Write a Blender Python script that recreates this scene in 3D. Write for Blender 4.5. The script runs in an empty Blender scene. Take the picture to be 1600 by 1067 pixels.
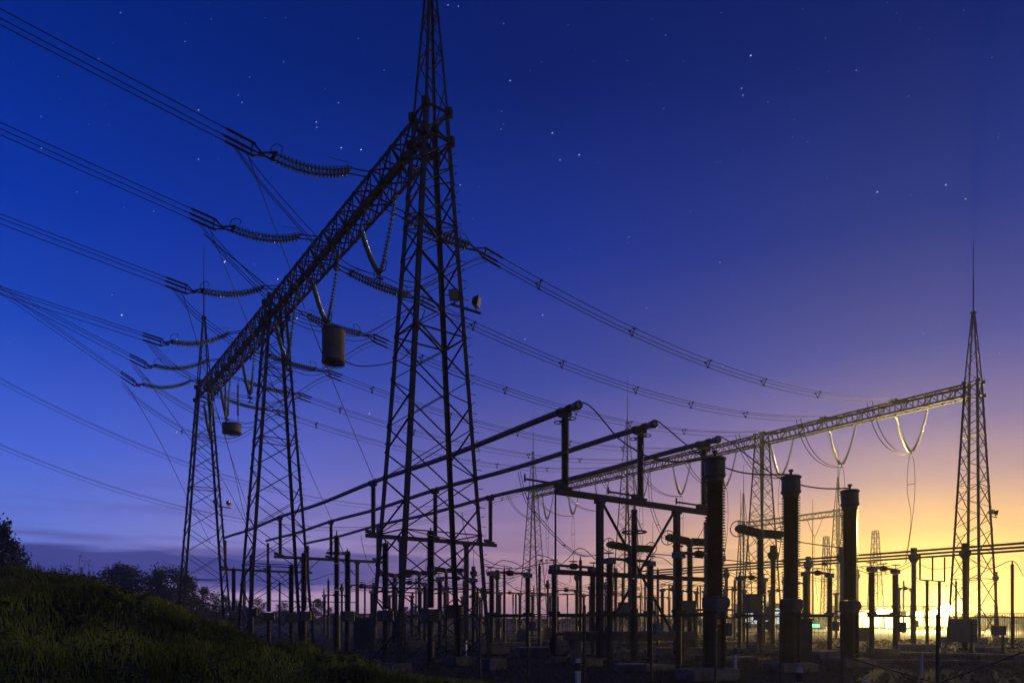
import bpy, math, random
from mathutils import Vector, Matrix
random.seed(7)
R = math.radians
C = bpy.context.scene.collection
scene = bpy.context.scene
F, HOR, EYE = 1067.0, 965.0, 1.9

# ------------------------------------------------------------ camera
cam = bpy.data.objects.new('camera', bpy.data.cameras.new('camera'))
C.objects.link(cam)
cam.data.lens = 24.0; cam.data.sensor_width = 36.0
cam.data.shift_y = (HOR - 533.5) / 1600.0
cam.data.clip_start = 0.1; cam.data.clip_end = 30000
cam.location = (0, 0, EYE); cam.rotation_euler = (R(90), 0, 0)
scene.camera = cam

# ------------------------------------------------------------ world: twilight sky
def lin(c):
    return tuple(((v/255)/12.92 if v/255 <= .04045 else ((v/255+.055)/1.055)**2.4) for v in c)
GLOW_AZ = math.atan2(640, 1067)          # towards the lit yard
w = bpy.data.worlds.new('World'); scene.world = w; w.use_nodes = True
nt = w.node_tree; nt.nodes.clear()
N = nt.nodes.new; L = nt.links.new
def wmath(op, a, b=None, clamp=False):
    n = N('ShaderNodeMath'); n.operation = op; n.use_clamp = clamp
    for i, v in enumerate((a, b)):
        if v is None: continue
        if isinstance(v, (int, float)): n.inputs[i].default_value = v
        else: L(v, n.inputs[i])
    return n.outputs[0]
def wramp(fac, stops):
    n = N('ShaderNodeValToRGB'); cr = n.color_ramp; cr.interpolation = 'B_SPLINE' if False else 'LINEAR'
    while len(cr.elements) < len(stops): cr.elements.new(.5)
    for e, (p, c) in zip(cr.elements, stops):
        e.position = p; e.color = (*lin(c), 1)
    L(fac, n.inputs[0]); return n.outputs[0]
def wmix(f, a, b, mode='MIX'):
    n = N('ShaderNodeMix'); n.data_type = 'RGBA'; n.blend_type = mode
    if isinstance(f, (int, float)): n.inputs[0].default_value = f
    else: L(f, n.inputs[0])
    for i, v in ((6, a), (7, b)):
        if isinstance(v, tuple): n.inputs[i].default_value = v
        else: L(v, n.inputs[i])
    return n.outputs[2]
tc = N('ShaderNodeTexCoord'); sep = N('ShaderNodeSeparateXYZ'); L(tc.outputs['Generated'], sep.inputs[0])
X, Y, Z = sep.outputs
elev = wmath('MULTIPLY', wmath('ARCSINE', Z), 180/math.pi)          # degrees
az = wmath('ARCTAN2', X, Y)
daz = wmath('ABSOLUTE', wmath('SUBTRACT', az, GLOW_AZ))             # radians
e01 = wmath('DIVIDE', wmath('MAXIMUM', elev, 0.0), 50.0, True)
def st(l): return [(d/50, c) for d, c in l]
SKY_L = st([(0,(120,108,155)), (1.5,(148,132,178)), (3.2,(96,96,172)), (6,(88,108,190)), (12,(60,88,188)), (20,(24,64,172)), (27,(6,48,156)), (36,(0,35,124)), (50,(0,20,84))])
SKY_M = st([(0,(122,96,116)), (2,(164,124,130)), (5,(154,122,140)), (9,(122,104,148)), (12,(98,92,152)), (19,(52,66,148)), (28,(16,45,138)), (38,(0,27,100)), (50,(0,19,80))])
SKY_R = st([(0,(218,162,90)), (2,(242,188,96)), (4.5,(250,194,96)), (7,(222,170,114)), (10,(170,136,134)), (14,(116,102,144)), (19,(70,74,142)), (27,(30,50,126)), (37,(2,29,100)), (50,(0,19,80))])
cl, cm, cr_ = wramp(e01, SKY_L), wramp(e01, SKY_M), wramp(e01, SKY_R)
def fstep(a, b):            # 0 at a, 1 at b (degrees from the glow)
    n = N('ShaderNodeMapRange'); n.interpolation_type = 'SMOOTHSTEP' if False else 'LINEAR'
    n.inputs[1].default_value = R(a); n.inputs[2].default_value = R(b); L(daz, n.inputs[0]); return n.outputs[0]
sky = wmix(fstep(66, 31), cl, cm)
sky = wmix(fstep(28, 3), sky, cr_)
# thin bands of cloud low in the sky
mp = N('ShaderNodeMapping'); L(tc.outputs['Generated'], mp.inputs[0]); mp.inputs['Scale'].default_value = (1.6, 1.6, 26)
nz = N('ShaderNodeTexNoise'); nz.inputs['Scale'].default_value = 2.2; nz.inputs['Detail'].default_value = 6; nz.inputs['Roughness'].default_value = .55
L(mp.outputs[0], nz.inputs[0])
cmask = N('ShaderNodeMapRange'); L(nz.outputs[0], cmask.inputs[0]); cmask.inputs[1].default_value = .47; cmask.inputs[2].default_value = .62

bm = N('ShaderNodeValToRGB'); L(e01, bm.inputs[0])
els = bm.color_ramp.elements
while len(els) < 7: els.new(.5)
for e, (p, v) in zip(els, [(0,0), (2.0/50,.15), (3.0/50,1), (5.0/50,1), (6.6/50,.4), (9/50,.2), (12/50,0)]):
    e.position = p; e.color = (v, v, v, 1)
leftness = fstep(8, 60)
cf = wmath('MULTIPLY', wmath('MULTIPLY', cmask.outputs[0], bm.outputs[0]), wmath('ADD', wmath('MULTIPLY', leftness, .75), .12), True)
sky = wmix(cf, sky, (*lin((66, 62, 122)), 1))
# a low solid bank of cloud on the left
mp2 = N('ShaderNodeMapping'); L(tc.outputs['Generated'], mp2.inputs[0]); mp2.inputs['Scale'].default_value = (3, 3, 30); mp2.inputs['Location'].default_value = (4, 1, 0)
nz2 = N('ShaderNodeTexNoise'); nz2.inputs['Scale'].default_value = 1.6; nz2.inputs['Detail'].default_value = 5; L(mp2.outputs[0], nz2.inputs[0])
eb = wmath('ADD', elev, wmath('MULTIPLY', wmath('SUBTRACT', nz2.outputs[0], .5), 3.2))
up = N('ShaderNodeMapRange'); L(eb, up.inputs[0]); up.inputs[1].default_value = 2.0; up.inputs[2].default_value = 2.9
dn = N('ShaderNodeMapRange'); L(eb, dn.inputs[0]); dn.inputs[1].default_value = 5.1; dn.inputs[2].default_value = 4.5
bank = wmath('MULTIPLY', wmath('MULTIPLY', up.outputs[0], dn.outputs[0]), wmath('MULTIPLY', fstep(26, 48), .95), True)
sky = wmix(bank, sky, (*lin((52, 56, 118)), 1))
# glow around the lamps, painted into the sky colour
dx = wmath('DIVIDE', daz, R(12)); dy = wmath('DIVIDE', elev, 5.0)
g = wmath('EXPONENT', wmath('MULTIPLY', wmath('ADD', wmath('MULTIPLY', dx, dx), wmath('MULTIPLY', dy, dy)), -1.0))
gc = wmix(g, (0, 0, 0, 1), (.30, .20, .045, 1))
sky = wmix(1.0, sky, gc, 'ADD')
ns = N('ShaderNodeTexNoise'); ns.inputs['Scale'].default_value = 3.0; ns.inputs['Detail'].default_value = 3
L(tc.outputs['Generated'], ns.inputs[0])
sky = wmix(1.0, sky, wmix(ns.outputs[0], (.9, .9, .9, 1), (1.1, 1.1, 1.1, 1)), 'MULTIPLY')
g2x = wmath('DIVIDE', daz, R(7)); g2y = wmath('DIVIDE', elev, 2.6)  # tighter lamp glow, also added to the sky colour in place of bloom
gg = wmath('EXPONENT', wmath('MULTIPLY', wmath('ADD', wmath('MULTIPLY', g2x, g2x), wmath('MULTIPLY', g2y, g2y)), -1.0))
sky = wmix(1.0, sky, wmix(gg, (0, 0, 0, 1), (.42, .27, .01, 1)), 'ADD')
hb = N('ShaderNodeMapRange'); L(elev, hb.inputs[0]); hb.inputs[1].default_value = 0; hb.inputs[2].default_value = 22; hb.inputs[3].default_value = 1.7; hb.inputs[4].default_value = 1.14
bk = N('ShaderNodeMapRange'); L(wmath('ABSOLUTE', az), bk.inputs[0]); bk.inputs[1].default_value = R(60); bk.inputs[2].default_value = R(110); bk.inputs[3].default_value = 1; bk.inputs[4].default_value = .22
gain = wmath('MULTIPLY', hb.outputs[0], bk.outputs[0])
vm = N('ShaderNodeVectorMath'); vm.operation = 'SCALE'; L(sky, vm.inputs[0]); L(gain, vm.inputs[3]); sky = vm.outputs[0]
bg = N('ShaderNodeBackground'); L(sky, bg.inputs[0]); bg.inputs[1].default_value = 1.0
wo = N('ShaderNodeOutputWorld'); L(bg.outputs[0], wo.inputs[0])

# ------------------------------------------------------------ light and exposure
sl = bpy.data.lights.new('warm_fill', 'SUN'); sl.energy = .15; sl.angle = R(6); sl.color = (1, .84, .52)  # weak warm fill added to brighten grass and steel; no sun is up
so_ = bpy.data.objects.new('warm_fill', sl); C.objects.link(so_)
so_.rotation_euler = Vector((-math.sin(R(128)), -math.cos(R(128)), -math.tan(R(11)))).to_track_quat('-Z', 'Y').to_euler()
scene.view_settings.view_transform = 'Standard'; scene.view_settings.look = 'None'
scene.view_settings.exposure = 0; scene.view_settings.gamma = 1
scene.cycles.max_bounces = 5; scene.cycles.use_denoising = True
scene.cycles.volume_bounces = 0

# ------------------------------------------------------------ materials
def mat(name, col, rough=.6, metal=0.0, var=.25, scale=3.0, emit=None, strength=0, bump=0, col2=None, spec=.5, trans=0):
    m = bpy.data.materials.new(name); m.use_nodes = True
    n = m.node_tree.nodes; l = m.node_tree.links; b = n['Principled BSDF']
    t = n.new('ShaderNodeTexCoord'); z = n.new('ShaderNodeTexNoise')
    z.inputs['Scale'].default_value = scale; z.inputs['Detail'].default_value = 5
    l.new(t.outputs['Object'], z.inputs[0])
    r = n.new('ShaderNodeValToRGB'); l.new(z.outputs[0], r.inputs[0])
    r.color_ramp.elements[0].position = .32; r.color_ramp.elements[1].position = .68
    a = tuple(c*(1-var) for c in col); c2 = col2 or tuple(min(1, c*(1+var)) for c in col)
    r.color_ramp.elements[0].color = (*a, 1); r.color_ramp.elements[1].color = (*c2, 1)
    l.new(r.outputs[0], b.inputs['Base Color'])
    b.inputs['Roughness'].default_value = rough; b.inputs['Metallic'].default_value = metal
    b.inputs['Specular IOR Level'].default_value = spec
    if trans: b.inputs['Transmission Weight'].default_value = trans
    if emit:
        b.inputs['Emission Color'].default_value = (*emit, 1); b.inputs['Emission Strength'].default_value = strength
    if bump:
        bn = n.new('ShaderNodeBump'); bn.inputs['Strength'].default_value = bump; l.new(z.outputs[0], bn.inputs['Height']); l.new(bn.outputs[0], b.inputs['Normal'])
    return m
M = dict(
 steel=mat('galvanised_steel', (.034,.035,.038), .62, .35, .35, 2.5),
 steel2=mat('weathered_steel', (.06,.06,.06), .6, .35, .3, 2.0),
 alu=mat('aluminium_tube', (.09,.10,.12), .42, .7, .15, 1.2),
 cable=mat('aluminium_cable', (.06,.065,.075), .5, .6, .1, 2),
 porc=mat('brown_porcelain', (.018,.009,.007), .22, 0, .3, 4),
 porcg=mat('grey_porcelain', (.085,.075,.07), .3, 0, .3, 4),
 glass=mat('green_glass', (.15,.24,.19), .2, 0, .2, 6, trans=.15),
 bluep=mat('blue_grey_paint', (.038,.045,.06), .5, .1, .25, 3),
 paint=mat('pale_grey_paint', (.12,.12,.125), .55, 0, .2, 2.5),
 white=mat('white_paint', (.62,.63,.68), .5, 0, .12, 9),
 black=mat('black_rubber', (.02,.02,.02), .6, 0, .2, 5),
 trap=mat('wave_trap_casing', (.12,.10,.105), .55, 0, .25, 1.6),
 conc=mat('concrete', (.22,.20,.17), .9, 0, .35, 2.5, bump=.3),
 stone=mat('stones', (.10,.09,.06), .9, 0, .5, .8, col2=(.13,.14,.05)),
 concp=mat('pale_concrete', (.36,.33,.29), .9, 0, .25, 1.5, bump=.2),
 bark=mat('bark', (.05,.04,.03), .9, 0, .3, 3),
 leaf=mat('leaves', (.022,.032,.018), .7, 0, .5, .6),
 grass=mat('grass', (.07,.13,.02), .75, 0, .75, .55, col2=(.48,.54,.07)),
 mound=mat('bank_soil', (.028,.040,.012), .95, 0, .5, 1.2, bump=.4),
 weed=mat('weed_leaves', (.07,.12,.02), .6, 0, .6, .8, col2=(.22,.26,.05)),
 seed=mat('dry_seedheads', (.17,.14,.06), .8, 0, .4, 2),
 lampg=mat('lamp_glass', (.45,.40,.28), .2, 0, .1, 5),
 yellow=mat('yellow_plate', (.55,.38,.03), .5, 0, .15, 4),
 lamp=mat('lit_lamp', (1,.9,.6), .5, 0, 0, 1, (1,.82,.32), 80),
 lampw=mat('lit_lamp_white', (1,.95,.9), .5, 0, 0, 1, (1,.95,.85), 14),
 win=mat('lit_opening', (1,.85,.5), .5, 0, 0, 1, (1,.68,.12), 10.0),
 winw=mat('lit_opening_pale', (.8,.9,1), .5, 0, 0, 1, (.62,.74,.80), .8),
 green=mat('green_signal', (.1,1,.3), .5, 0, 0, 1, (.05,1,.3), 3),
 red=mat('red_signal', (1,.1,.05), .5, 0, 0, 1, (1,.06,.03), 3),
 shed=mat('shed_wall', (.16,.15,.14), .8, 0, .2, .5),
)
def groundmat():
    m = bpy.data.materials.new('yard_gravel'); m.use_nodes = True
    n = m.node_tree.nodes; l = m.node_tree.links; b = n['Principled BSDF']; b.inputs['Roughness'].default_value = .97
    t = n.new('ShaderNodeTexCoord'); z1 = n.new('ShaderNodeTexNoise'); z2 = n.new('ShaderNodeTexNoise')
    z1.inputs['Scale'].default_value = .16; z1.inputs['Detail'].default_value = 6; z2.inputs['Scale'].default_value = 6; z2.inputs['Detail'].default_value = 4
    l.new(t.outputs['Object'], z1.inputs[0]); l.new(t.outputs['Object'], z2.inputs[0])
    r = n.new('ShaderNodeValToRGB'); l.new(z1.outputs[0], r.inputs[0]); r.color_ramp.elements[0].position = .42; r.color_ramp.elements[1].position = .58
    r.color_ramp.elements[0].color = (.012, .015, .005, 1); r.color_ramp.elements[1].color = (.046, .036, .024, 1)
    mx = n.new('ShaderNodeMix'); mx.data_type = 'RGBA'; mx.blend_type = 'MULTIPLY'; mx.inputs[0].default_value = .7
    l.new(r.outputs[0], mx.inputs[6]); l.new(z2.outputs[0], mx.inputs[7]); l.new(mx.outputs[2], b.inputs['Base Color'])
    bn = n.new('ShaderNodeBump'); bn.inputs['Strength'].default_value = .6; bn.inputs['Distance'].default_value = .05
    l.new(z2.outputs[0], bn.inputs['Height']); l.new(bn.outputs[0], b.inputs['Normal'])
    return m
M['ground'] = groundmat()

# ------------------------------------------------------------ mesh builder
def V(*a): return Vector(a)
def frame_of(d):
    d = d.normalized(); a = V(0,0,1) if abs(d.z) < .95 else V(1,0,0)
    s = d.cross(a).normalized(); return s, s.cross(d).normalized()
ROOTLOC = {}
class MB:
    def __init__(s): s.v = []; s.f = []
    def add(s, vs, fs):
        k = len(s.v); s.v += [tuple(p) for p in vs]; s.f += [tuple(i+k for i in f) for f in fs]; return s
    def bar(s, p, q, w=.08, h=None):
        p, q = Vector(p), Vector(q); h = h or w; a, b = frame_of(q-p); a = a*(w/2); b = b*(h/2)
        return s.add([p-a-b, p+a-b, p+a+b, p-a+b, q-a-b, q+a-b, q+a+b, q-a+b],
              [(0,1,2,3), (4,7,6,5), (0,4,5,1), (1,5,6,2), (2,6,7,3), (3,7,4,0)])
    def angle(s, p, q, w, dx, dy, t=.25):      # L section, flanges along dx and dy
        p, q = Vector(p), Vector(q); dx = Vector(dx)*w; dy = Vector(dy)*w; t = .16
        pr = [V(0,0,0), dx, dx+dy*t, dx*t+dy*t, dx*t+dy, dy]
        return s.add([p+o for o in pr]+[q+o for o in pr],
              [(5,4,3,2,1,0), (6,7,8,9,10,11)]+[(i,(i+1)%6,(i+1)%6+6,i+6) for i in range(6)])
    def tube(s, p, q, r, r2=None, n=8):
        p, q = Vector(p), Vector(q); r2 = r if r2 is None else r2; a, b = frame_of(q-p)
        vs = [c + (a*math.cos(6.28318*i/n) + b*math.sin(6.28318*i/n))*rr for c, rr in ((p, r), (q, r2)) for i in range(n)]
        return s.add(vs, [(i, (i+1)%n, (i+1)%n+n, i+n) for i in range(n)]+[tuple(range(n-1,-1,-1)), tuple(range(n, 2*n))])
    def path(s, pts, r, n=4, close=False):
        pts = [Vector(p) for p in pts]; m = len(pts); vs = []
        for i, p in enumerate(pts):
            d = (pts[(i+1) % m]-pts[i-1]) if close else pts[min(i+1, m-1)]-pts[max(i-1, 0)]
            a, b = frame_of(d)
            vs += [p + (a*math.cos(6.28318*(k+.5)/n) + b*math.sin(6.28318*(k+.5)/n))*r for k in range(n)]
        fs = []
        for i in range(m if close else m-1):
            j = (i+1) % m
            fs += [(i*n+k, i*n+(k+1)%n, j*n+(k+1)%n, j*n+k) for k in range(n)]
        if not close: fs += [tuple(range(n-1,-1,-1)), tuple(range((m-1)*n, m*n))]
        return s.add(vs, fs)
    def lathe(s, base, axis, prof, n=12):        # prof: (r, distance)
        base, axis = Vector(base), Vector(axis).normalized(); a, b = frame_of(axis); vs = []
        for r, h in prof:
            vs += [base + axis*h + (a*math.cos(6.28318*k/n) + b*math.sin(6.28318*k/n))*r for k in range(n)]
        m = len(prof); fs = [(i*n+k, i*n+(k+1)%n, (i+1)*n+(k+1)%n, (i+1)*n+k) for i in range(m-1) for k in range(n)]
        return s.add(vs, fs+[tuple(range(n-1,-1,-1)), tuple(range((m-1)*n, m*n))])
    def box(s, c, sz, ax=(1,0,0)):
        c = Vector(c); x = Vector(ax).normalized(); y = V(0,0,1).cross(x); z = V(0,0,1)
        vs = [c + x*sz[0]/2*i + y*sz[1]/2*j + z*sz[2]/2*k for k in (-1,1) for i, j in ((-1,-1),(1,-1),(1,1),(-1,1))]
        return s.add(vs, [(3,2,1,0), (4,5,6,7), (0,1,5,4), (1,2,6,5), (2,3,7,6), (3,0,4,7)])
    def bbox(s, c, sz, ax=(1,0,0), b=.02):      # box with chamfered edges
        c = Vector(c); x = Vector(ax).normalized(); y = V(0,0,1).cross(x); z = V(0,0,1)
        hx, hy, hz = sz[0]/2, sz[1]/2, sz[2]/2; vs = []
        def ring(ix, iy, zz):
            return [c+x*px+y*py+z*zz for px, py in ((-ix+b,-iy),(ix-b,-iy),(ix,-iy+b),(ix,iy-b),(ix-b,iy),(-ix+b,iy),(-ix,iy-b),(-ix,-iy+b))]
        vs = ring(hx-b, hy-b, -hz)+ring(hx, hy, -hz+b)+ring(hx, hy, hz-b)+ring(hx-b, hy-b, hz)
        return s.add(vs, [(i*8+k, i*8+(k+1)%8, (i+1)*8+(k+1)%8, (i+1)*8+k) for i in range(3) for k in range(8)]+[tuple(range(7,-1,-1)), tuple(range(24,32))])
    def ring(s, c, axis, R_, r, n=24, k=5):
        a, b = frame_of(Vector(axis)); c = Vector(c)
        return s.path([c+(a*math.cos(6.28318*i/n)+b*math.sin(6.28318*i/n))*R_ for i in range(n)], r, k, True)
    def sheds(s, p, q, rc, rs, pitch, n=12):       # ribbed insulator from p to q
        p, q = Vector(p), Vector(q); Ln = (q-p).length; m = max(2, int(Ln/pitch)); pr = [(rc, 0)]
        for i in range(m):
            h = Ln*(i+.2)/m; st_ = Ln/m
            pr += [(rc, h), (rs, h+st_*.28), (rs*.97, h+st_*.40), (rc*1.04, h+st_*.62)]
        pr.append((rc, Ln)); return s.lathe(p, q-p, pr, n)
    def build(s, name, m, parent=None, smooth=False):
        o = ROOTLOC.get(parent.name if parent else '', V(0,0,0))
        me = bpy.data.meshes.new(name); me.from_pydata([(x-o.x, y-o.y, z-o.z) for x, y, z in s.v], [], s.f); me.update()
        if smooth: me.shade_smooth()
        me.materials.append(M[m]); ob = bpy.data.objects.new(name, me); C.objects.link(ob)
        if parent: ob.parent = parent; ROOTLOC[ob.name] = o
        return ob
LABELS = set()
def tag(o, label, cat, group=None, kind=None):
    if label: o['label'] = label; LABELS.add(label)
    if cat: o['category'] = cat
    if group: o['group'] = group
    if kind: o['kind'] = kind
    return o
def thing(name, loc, label, cat, group=None, rz=0):
    o = bpy.data.objects.new(name, None); C.objects.link(o); o.location = loc; o.rotation_euler.z = rz
    o.empty_display_size = .2
    ROOTLOC[o.name] = Vector(loc) if rz == 0 else V(0,0,0)
    return tag(o, label, cat, group)
KIDS = {}
def dup(root, loc, rz, label, group=None, sc=1.0, scz=None):
    r = root.copy(); C.objects.link(r); r.location = loc; r.rotation_euler = (0, 0, rz); r.scale = (sc, sc, scz or sc)
    tag(r, label, None, group)
    for ch in [o for o in ALLK(root)]:
        c = ch.copy(); C.objects.link(c); c.parent = r
        for g_ in ALLK(ch):
            d = g_.copy(); C.objects.link(d); d.parent = c
    return r
def ALLK(o): return list(o.children)
def single(name, mb, m, label, cat, group=None, smooth=False, base=None):
    """a thing that is one mesh, its origin at its base"""
    if base is None:
        base = (sum(v[0] for v in mb.v)/len(mb.v), sum(v[1] for v in mb.v)/len(mb.v), min(v[2] for v in mb.v))
    b = Vector(base); mb.v = [(x-b.x, y-b.y, z-b.z) for x, y, z in mb.v]
    o = mb.build(name, m, None, smooth); o.location = b
    return tag(o, label, cat, group)

# ------------------------------------------------------------ layout helpers
U = V(-.592, .806, 0).normalized(); W = V(.806, .592, 0).normalized()      # along the gantries / across them
AW = math.atan2(W.y, W.x)
G0 = V(-3.02, 25.3, 0)
def G(t, s, z): return G0 + U*t + W*s + V(0,0,z)
def at(px, d, z=0): return V((px-800)/F*d, d, z)
def hz(py, d): return EYE + (HOR-py)/F*d
def pp(px, py, d): return V((px-800)/F*d, d, hz(py, d))
HT, HB = 20.5, 19.44            # beam chords
# ------------------------------------------------------------ ground
mb = MB(); mb.add([(-6000,-3000,0),(6000,-3000,0),(6000,9000,0),(-6000,9000,0)], [(0,1,2,3)])
g_ = mb.build('ground', 'ground'); g_['kind'] = 'structure'

def interp(tab, x):
    if x <= tab[0][0]: return tab[0][1]
    for (a, va), (b, vb) in zip(tab, tab[1:]):
        if x <= b: return va + (vb-va)*(x-a)/(b-a)
    return tab[-1][1]
RIDGE = [(-26,3.4), (-13,2.95), (-8.25,2.64), (-7.2,2.52), (-6.2,2.24), (-5.1,1.85), (-4.1,1.45), (-3.1,1.2), (-2.1,1.02), (-1.0,.80), (-.2,.66), (1.2,.3), (3,0), (40,0)]
def wob(x, y): return .06*math.sin(1.7*x+.6*y)+.05*math.sin(2.9*x-1.3*y+1)+.035*math.sin(5.1*x+3.7*y+2)
def mound_z(x, y):
    r = interp(RIDGE, x); s = 6.0 if y < 11 else 3.6
    z = r*math.exp(-((y-11)/s)**2) + wob(x, y)*min(1, r)
    return z
mb = MB(); nx, ny = 130, 90; x0, x1, y0, y1 = -26, 4, -1.5, 19
for j in range(ny+1):
    for i in range(nx+1):
        x = x0+(x1-x0)*i/nx; y = y0+(y1-y0)*j/ny; z = mound_z(x, y)
        if i in (0, nx) or j in (0, ny): z = -.3
        mb.v.append((x, y, z if z > .03 else z-.08))
for j in range(ny):
    for i in range(nx):
        a = j*(nx+1)+i; mb.f.append((a, a+1, a+nx+2, a+nx+1))
o = mb.build('grass_bank', 'mound', None, True); o['kind'] = 'structure'

# grass on the bank: nobody could count it
def blades(n, xr, yr, hr, wr, clump=1):
    mb = MB(); k = 0
    while k < n:
        x = random.uniform(*xr); y = random.uniform(*yr)
        if abs(x) > y*.80+1 : continue
        z = mound_z(x, y)
        if z < .05: continue
        dens = .5+.5*math.sin(x*2.1+math.sin(y*1.7)*2)*math.sin(y*2.3+x*.7); dens = max(0, min(1, dens+.35*math.sin(x*6.3+2*math.sin(y*4))*math.sin(y*7.1)))
        if random.random() > .35+.65*dens: k += .3; continue
        hh = random.uniform(*hr)*(.65+.6*dens*dens)
        for c in range(clump):
            a = random.uniform(0, 6.28); bx, by = x+random.gauss(0,.05), y+random.gauss(0,.05)
            wv = random.uniform(*wr); lx, ly = random.gauss(0, .35)*hh, random.gauss(0, .35)*hh; h2 = hh*random.uniform(.6, 1.1)
            ca, sa = math.cos(a)*wv, math.sin(a)*wv
            q = len(mb.v)
            mb.v += [(bx-ca,by-sa,z-.03), (bx+ca,by+sa,z-.03), (bx+lx*.35+ca*.7,by+ly*.35+sa*.7,z+h2*.6), (bx+lx*.35-ca*.7,by+ly*.35-sa*.7,z+h2*.6), (bx+lx,by+ly,z+h2)]
            mb.f += [(q,q+1,q+2,q+3), (q+3,q+2,q+4)]; k += 1
    return mb
gr = blades(120000, (-11.5, 2.4), (6.0, 13.2), (.045, .15), (.004, .009), 7).build('meadow_grass', 'grass')
gr['kind'] = 'stuff'; gr['label'] = 'long green grass covering the foreground bank'
mb = MB()                                                       # taller weeds with seed heads
for k in range(900):
    x = random.uniform(-10.5, 1.0); y = random.uniform(7.5, 12.4)
    if abs(x) > y*.78+.6: continue
    z = mound_z(x, y); h = random.uniform(.14, .27)*(1.7 if random.random() < .03 else 1)
    l1, l2 = random.gauss(0,.05), random.gauss(0,.05); t = V(x+l1, y+l2, z+h)
    mb.tube((x,y,z-.03), t, .004, .003, 4)
    for q in range(random.randint(5, 12)):
        c = t + V(random.gauss(0,.018), random.gauss(0,.018), -random.uniform(0,.11)); r = random.uniform(.004,.008)
        mb.add([c-V(r,0,0), c+V(r,0,0), c+V(0,0,r*2.2), c-V(0,0,r)], [(0,1,2), (0,3,1)])
wd = mb.build('seeding_weeds', 'seed'); wd['kind'] = 'stuff'; wd['label'] = 'thin weeds with dry seed heads standing in the grass'

random.seed(21)
mb = MB()                                                       # broad leaved weeds in clumps
for k in range(420):
    x = random.uniform(-10.5, 1.4); y = random.uniform(6.8, 12.2)
    if abs(x) > y*.78+.6: continue
    z = mound_z(x, y); hh = random.uniform(.06, .20)*(1.6 if random.random() < .08 else 1)
    for q in range(random.randint(14, 40)):
        f = random.random(); a = random.uniform(0, 6.28); rr = random.uniform(.01, .11)*(1.1-f*.6); c = V(x+math.cos(a)*rr, y+math.sin(a)*rr, z+f*hh)
        l_ = random.uniform(.018, .045); n_ = V(random.gauss(0,.7), random.gauss(0,.7), 1).normalized(); a_, b_ = frame_of(n_)
        mb.add([c-a_*l_, c+b_*l_*.45, c+a_*l_, c-b_*l_*.45], [(0,1,2,3)])
wd = mb.build('leafy_weeds', 'weed'); wd['kind'] = 'stuff'; wd['label'] = 'leafy weeds growing in clumps among the grass'
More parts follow.
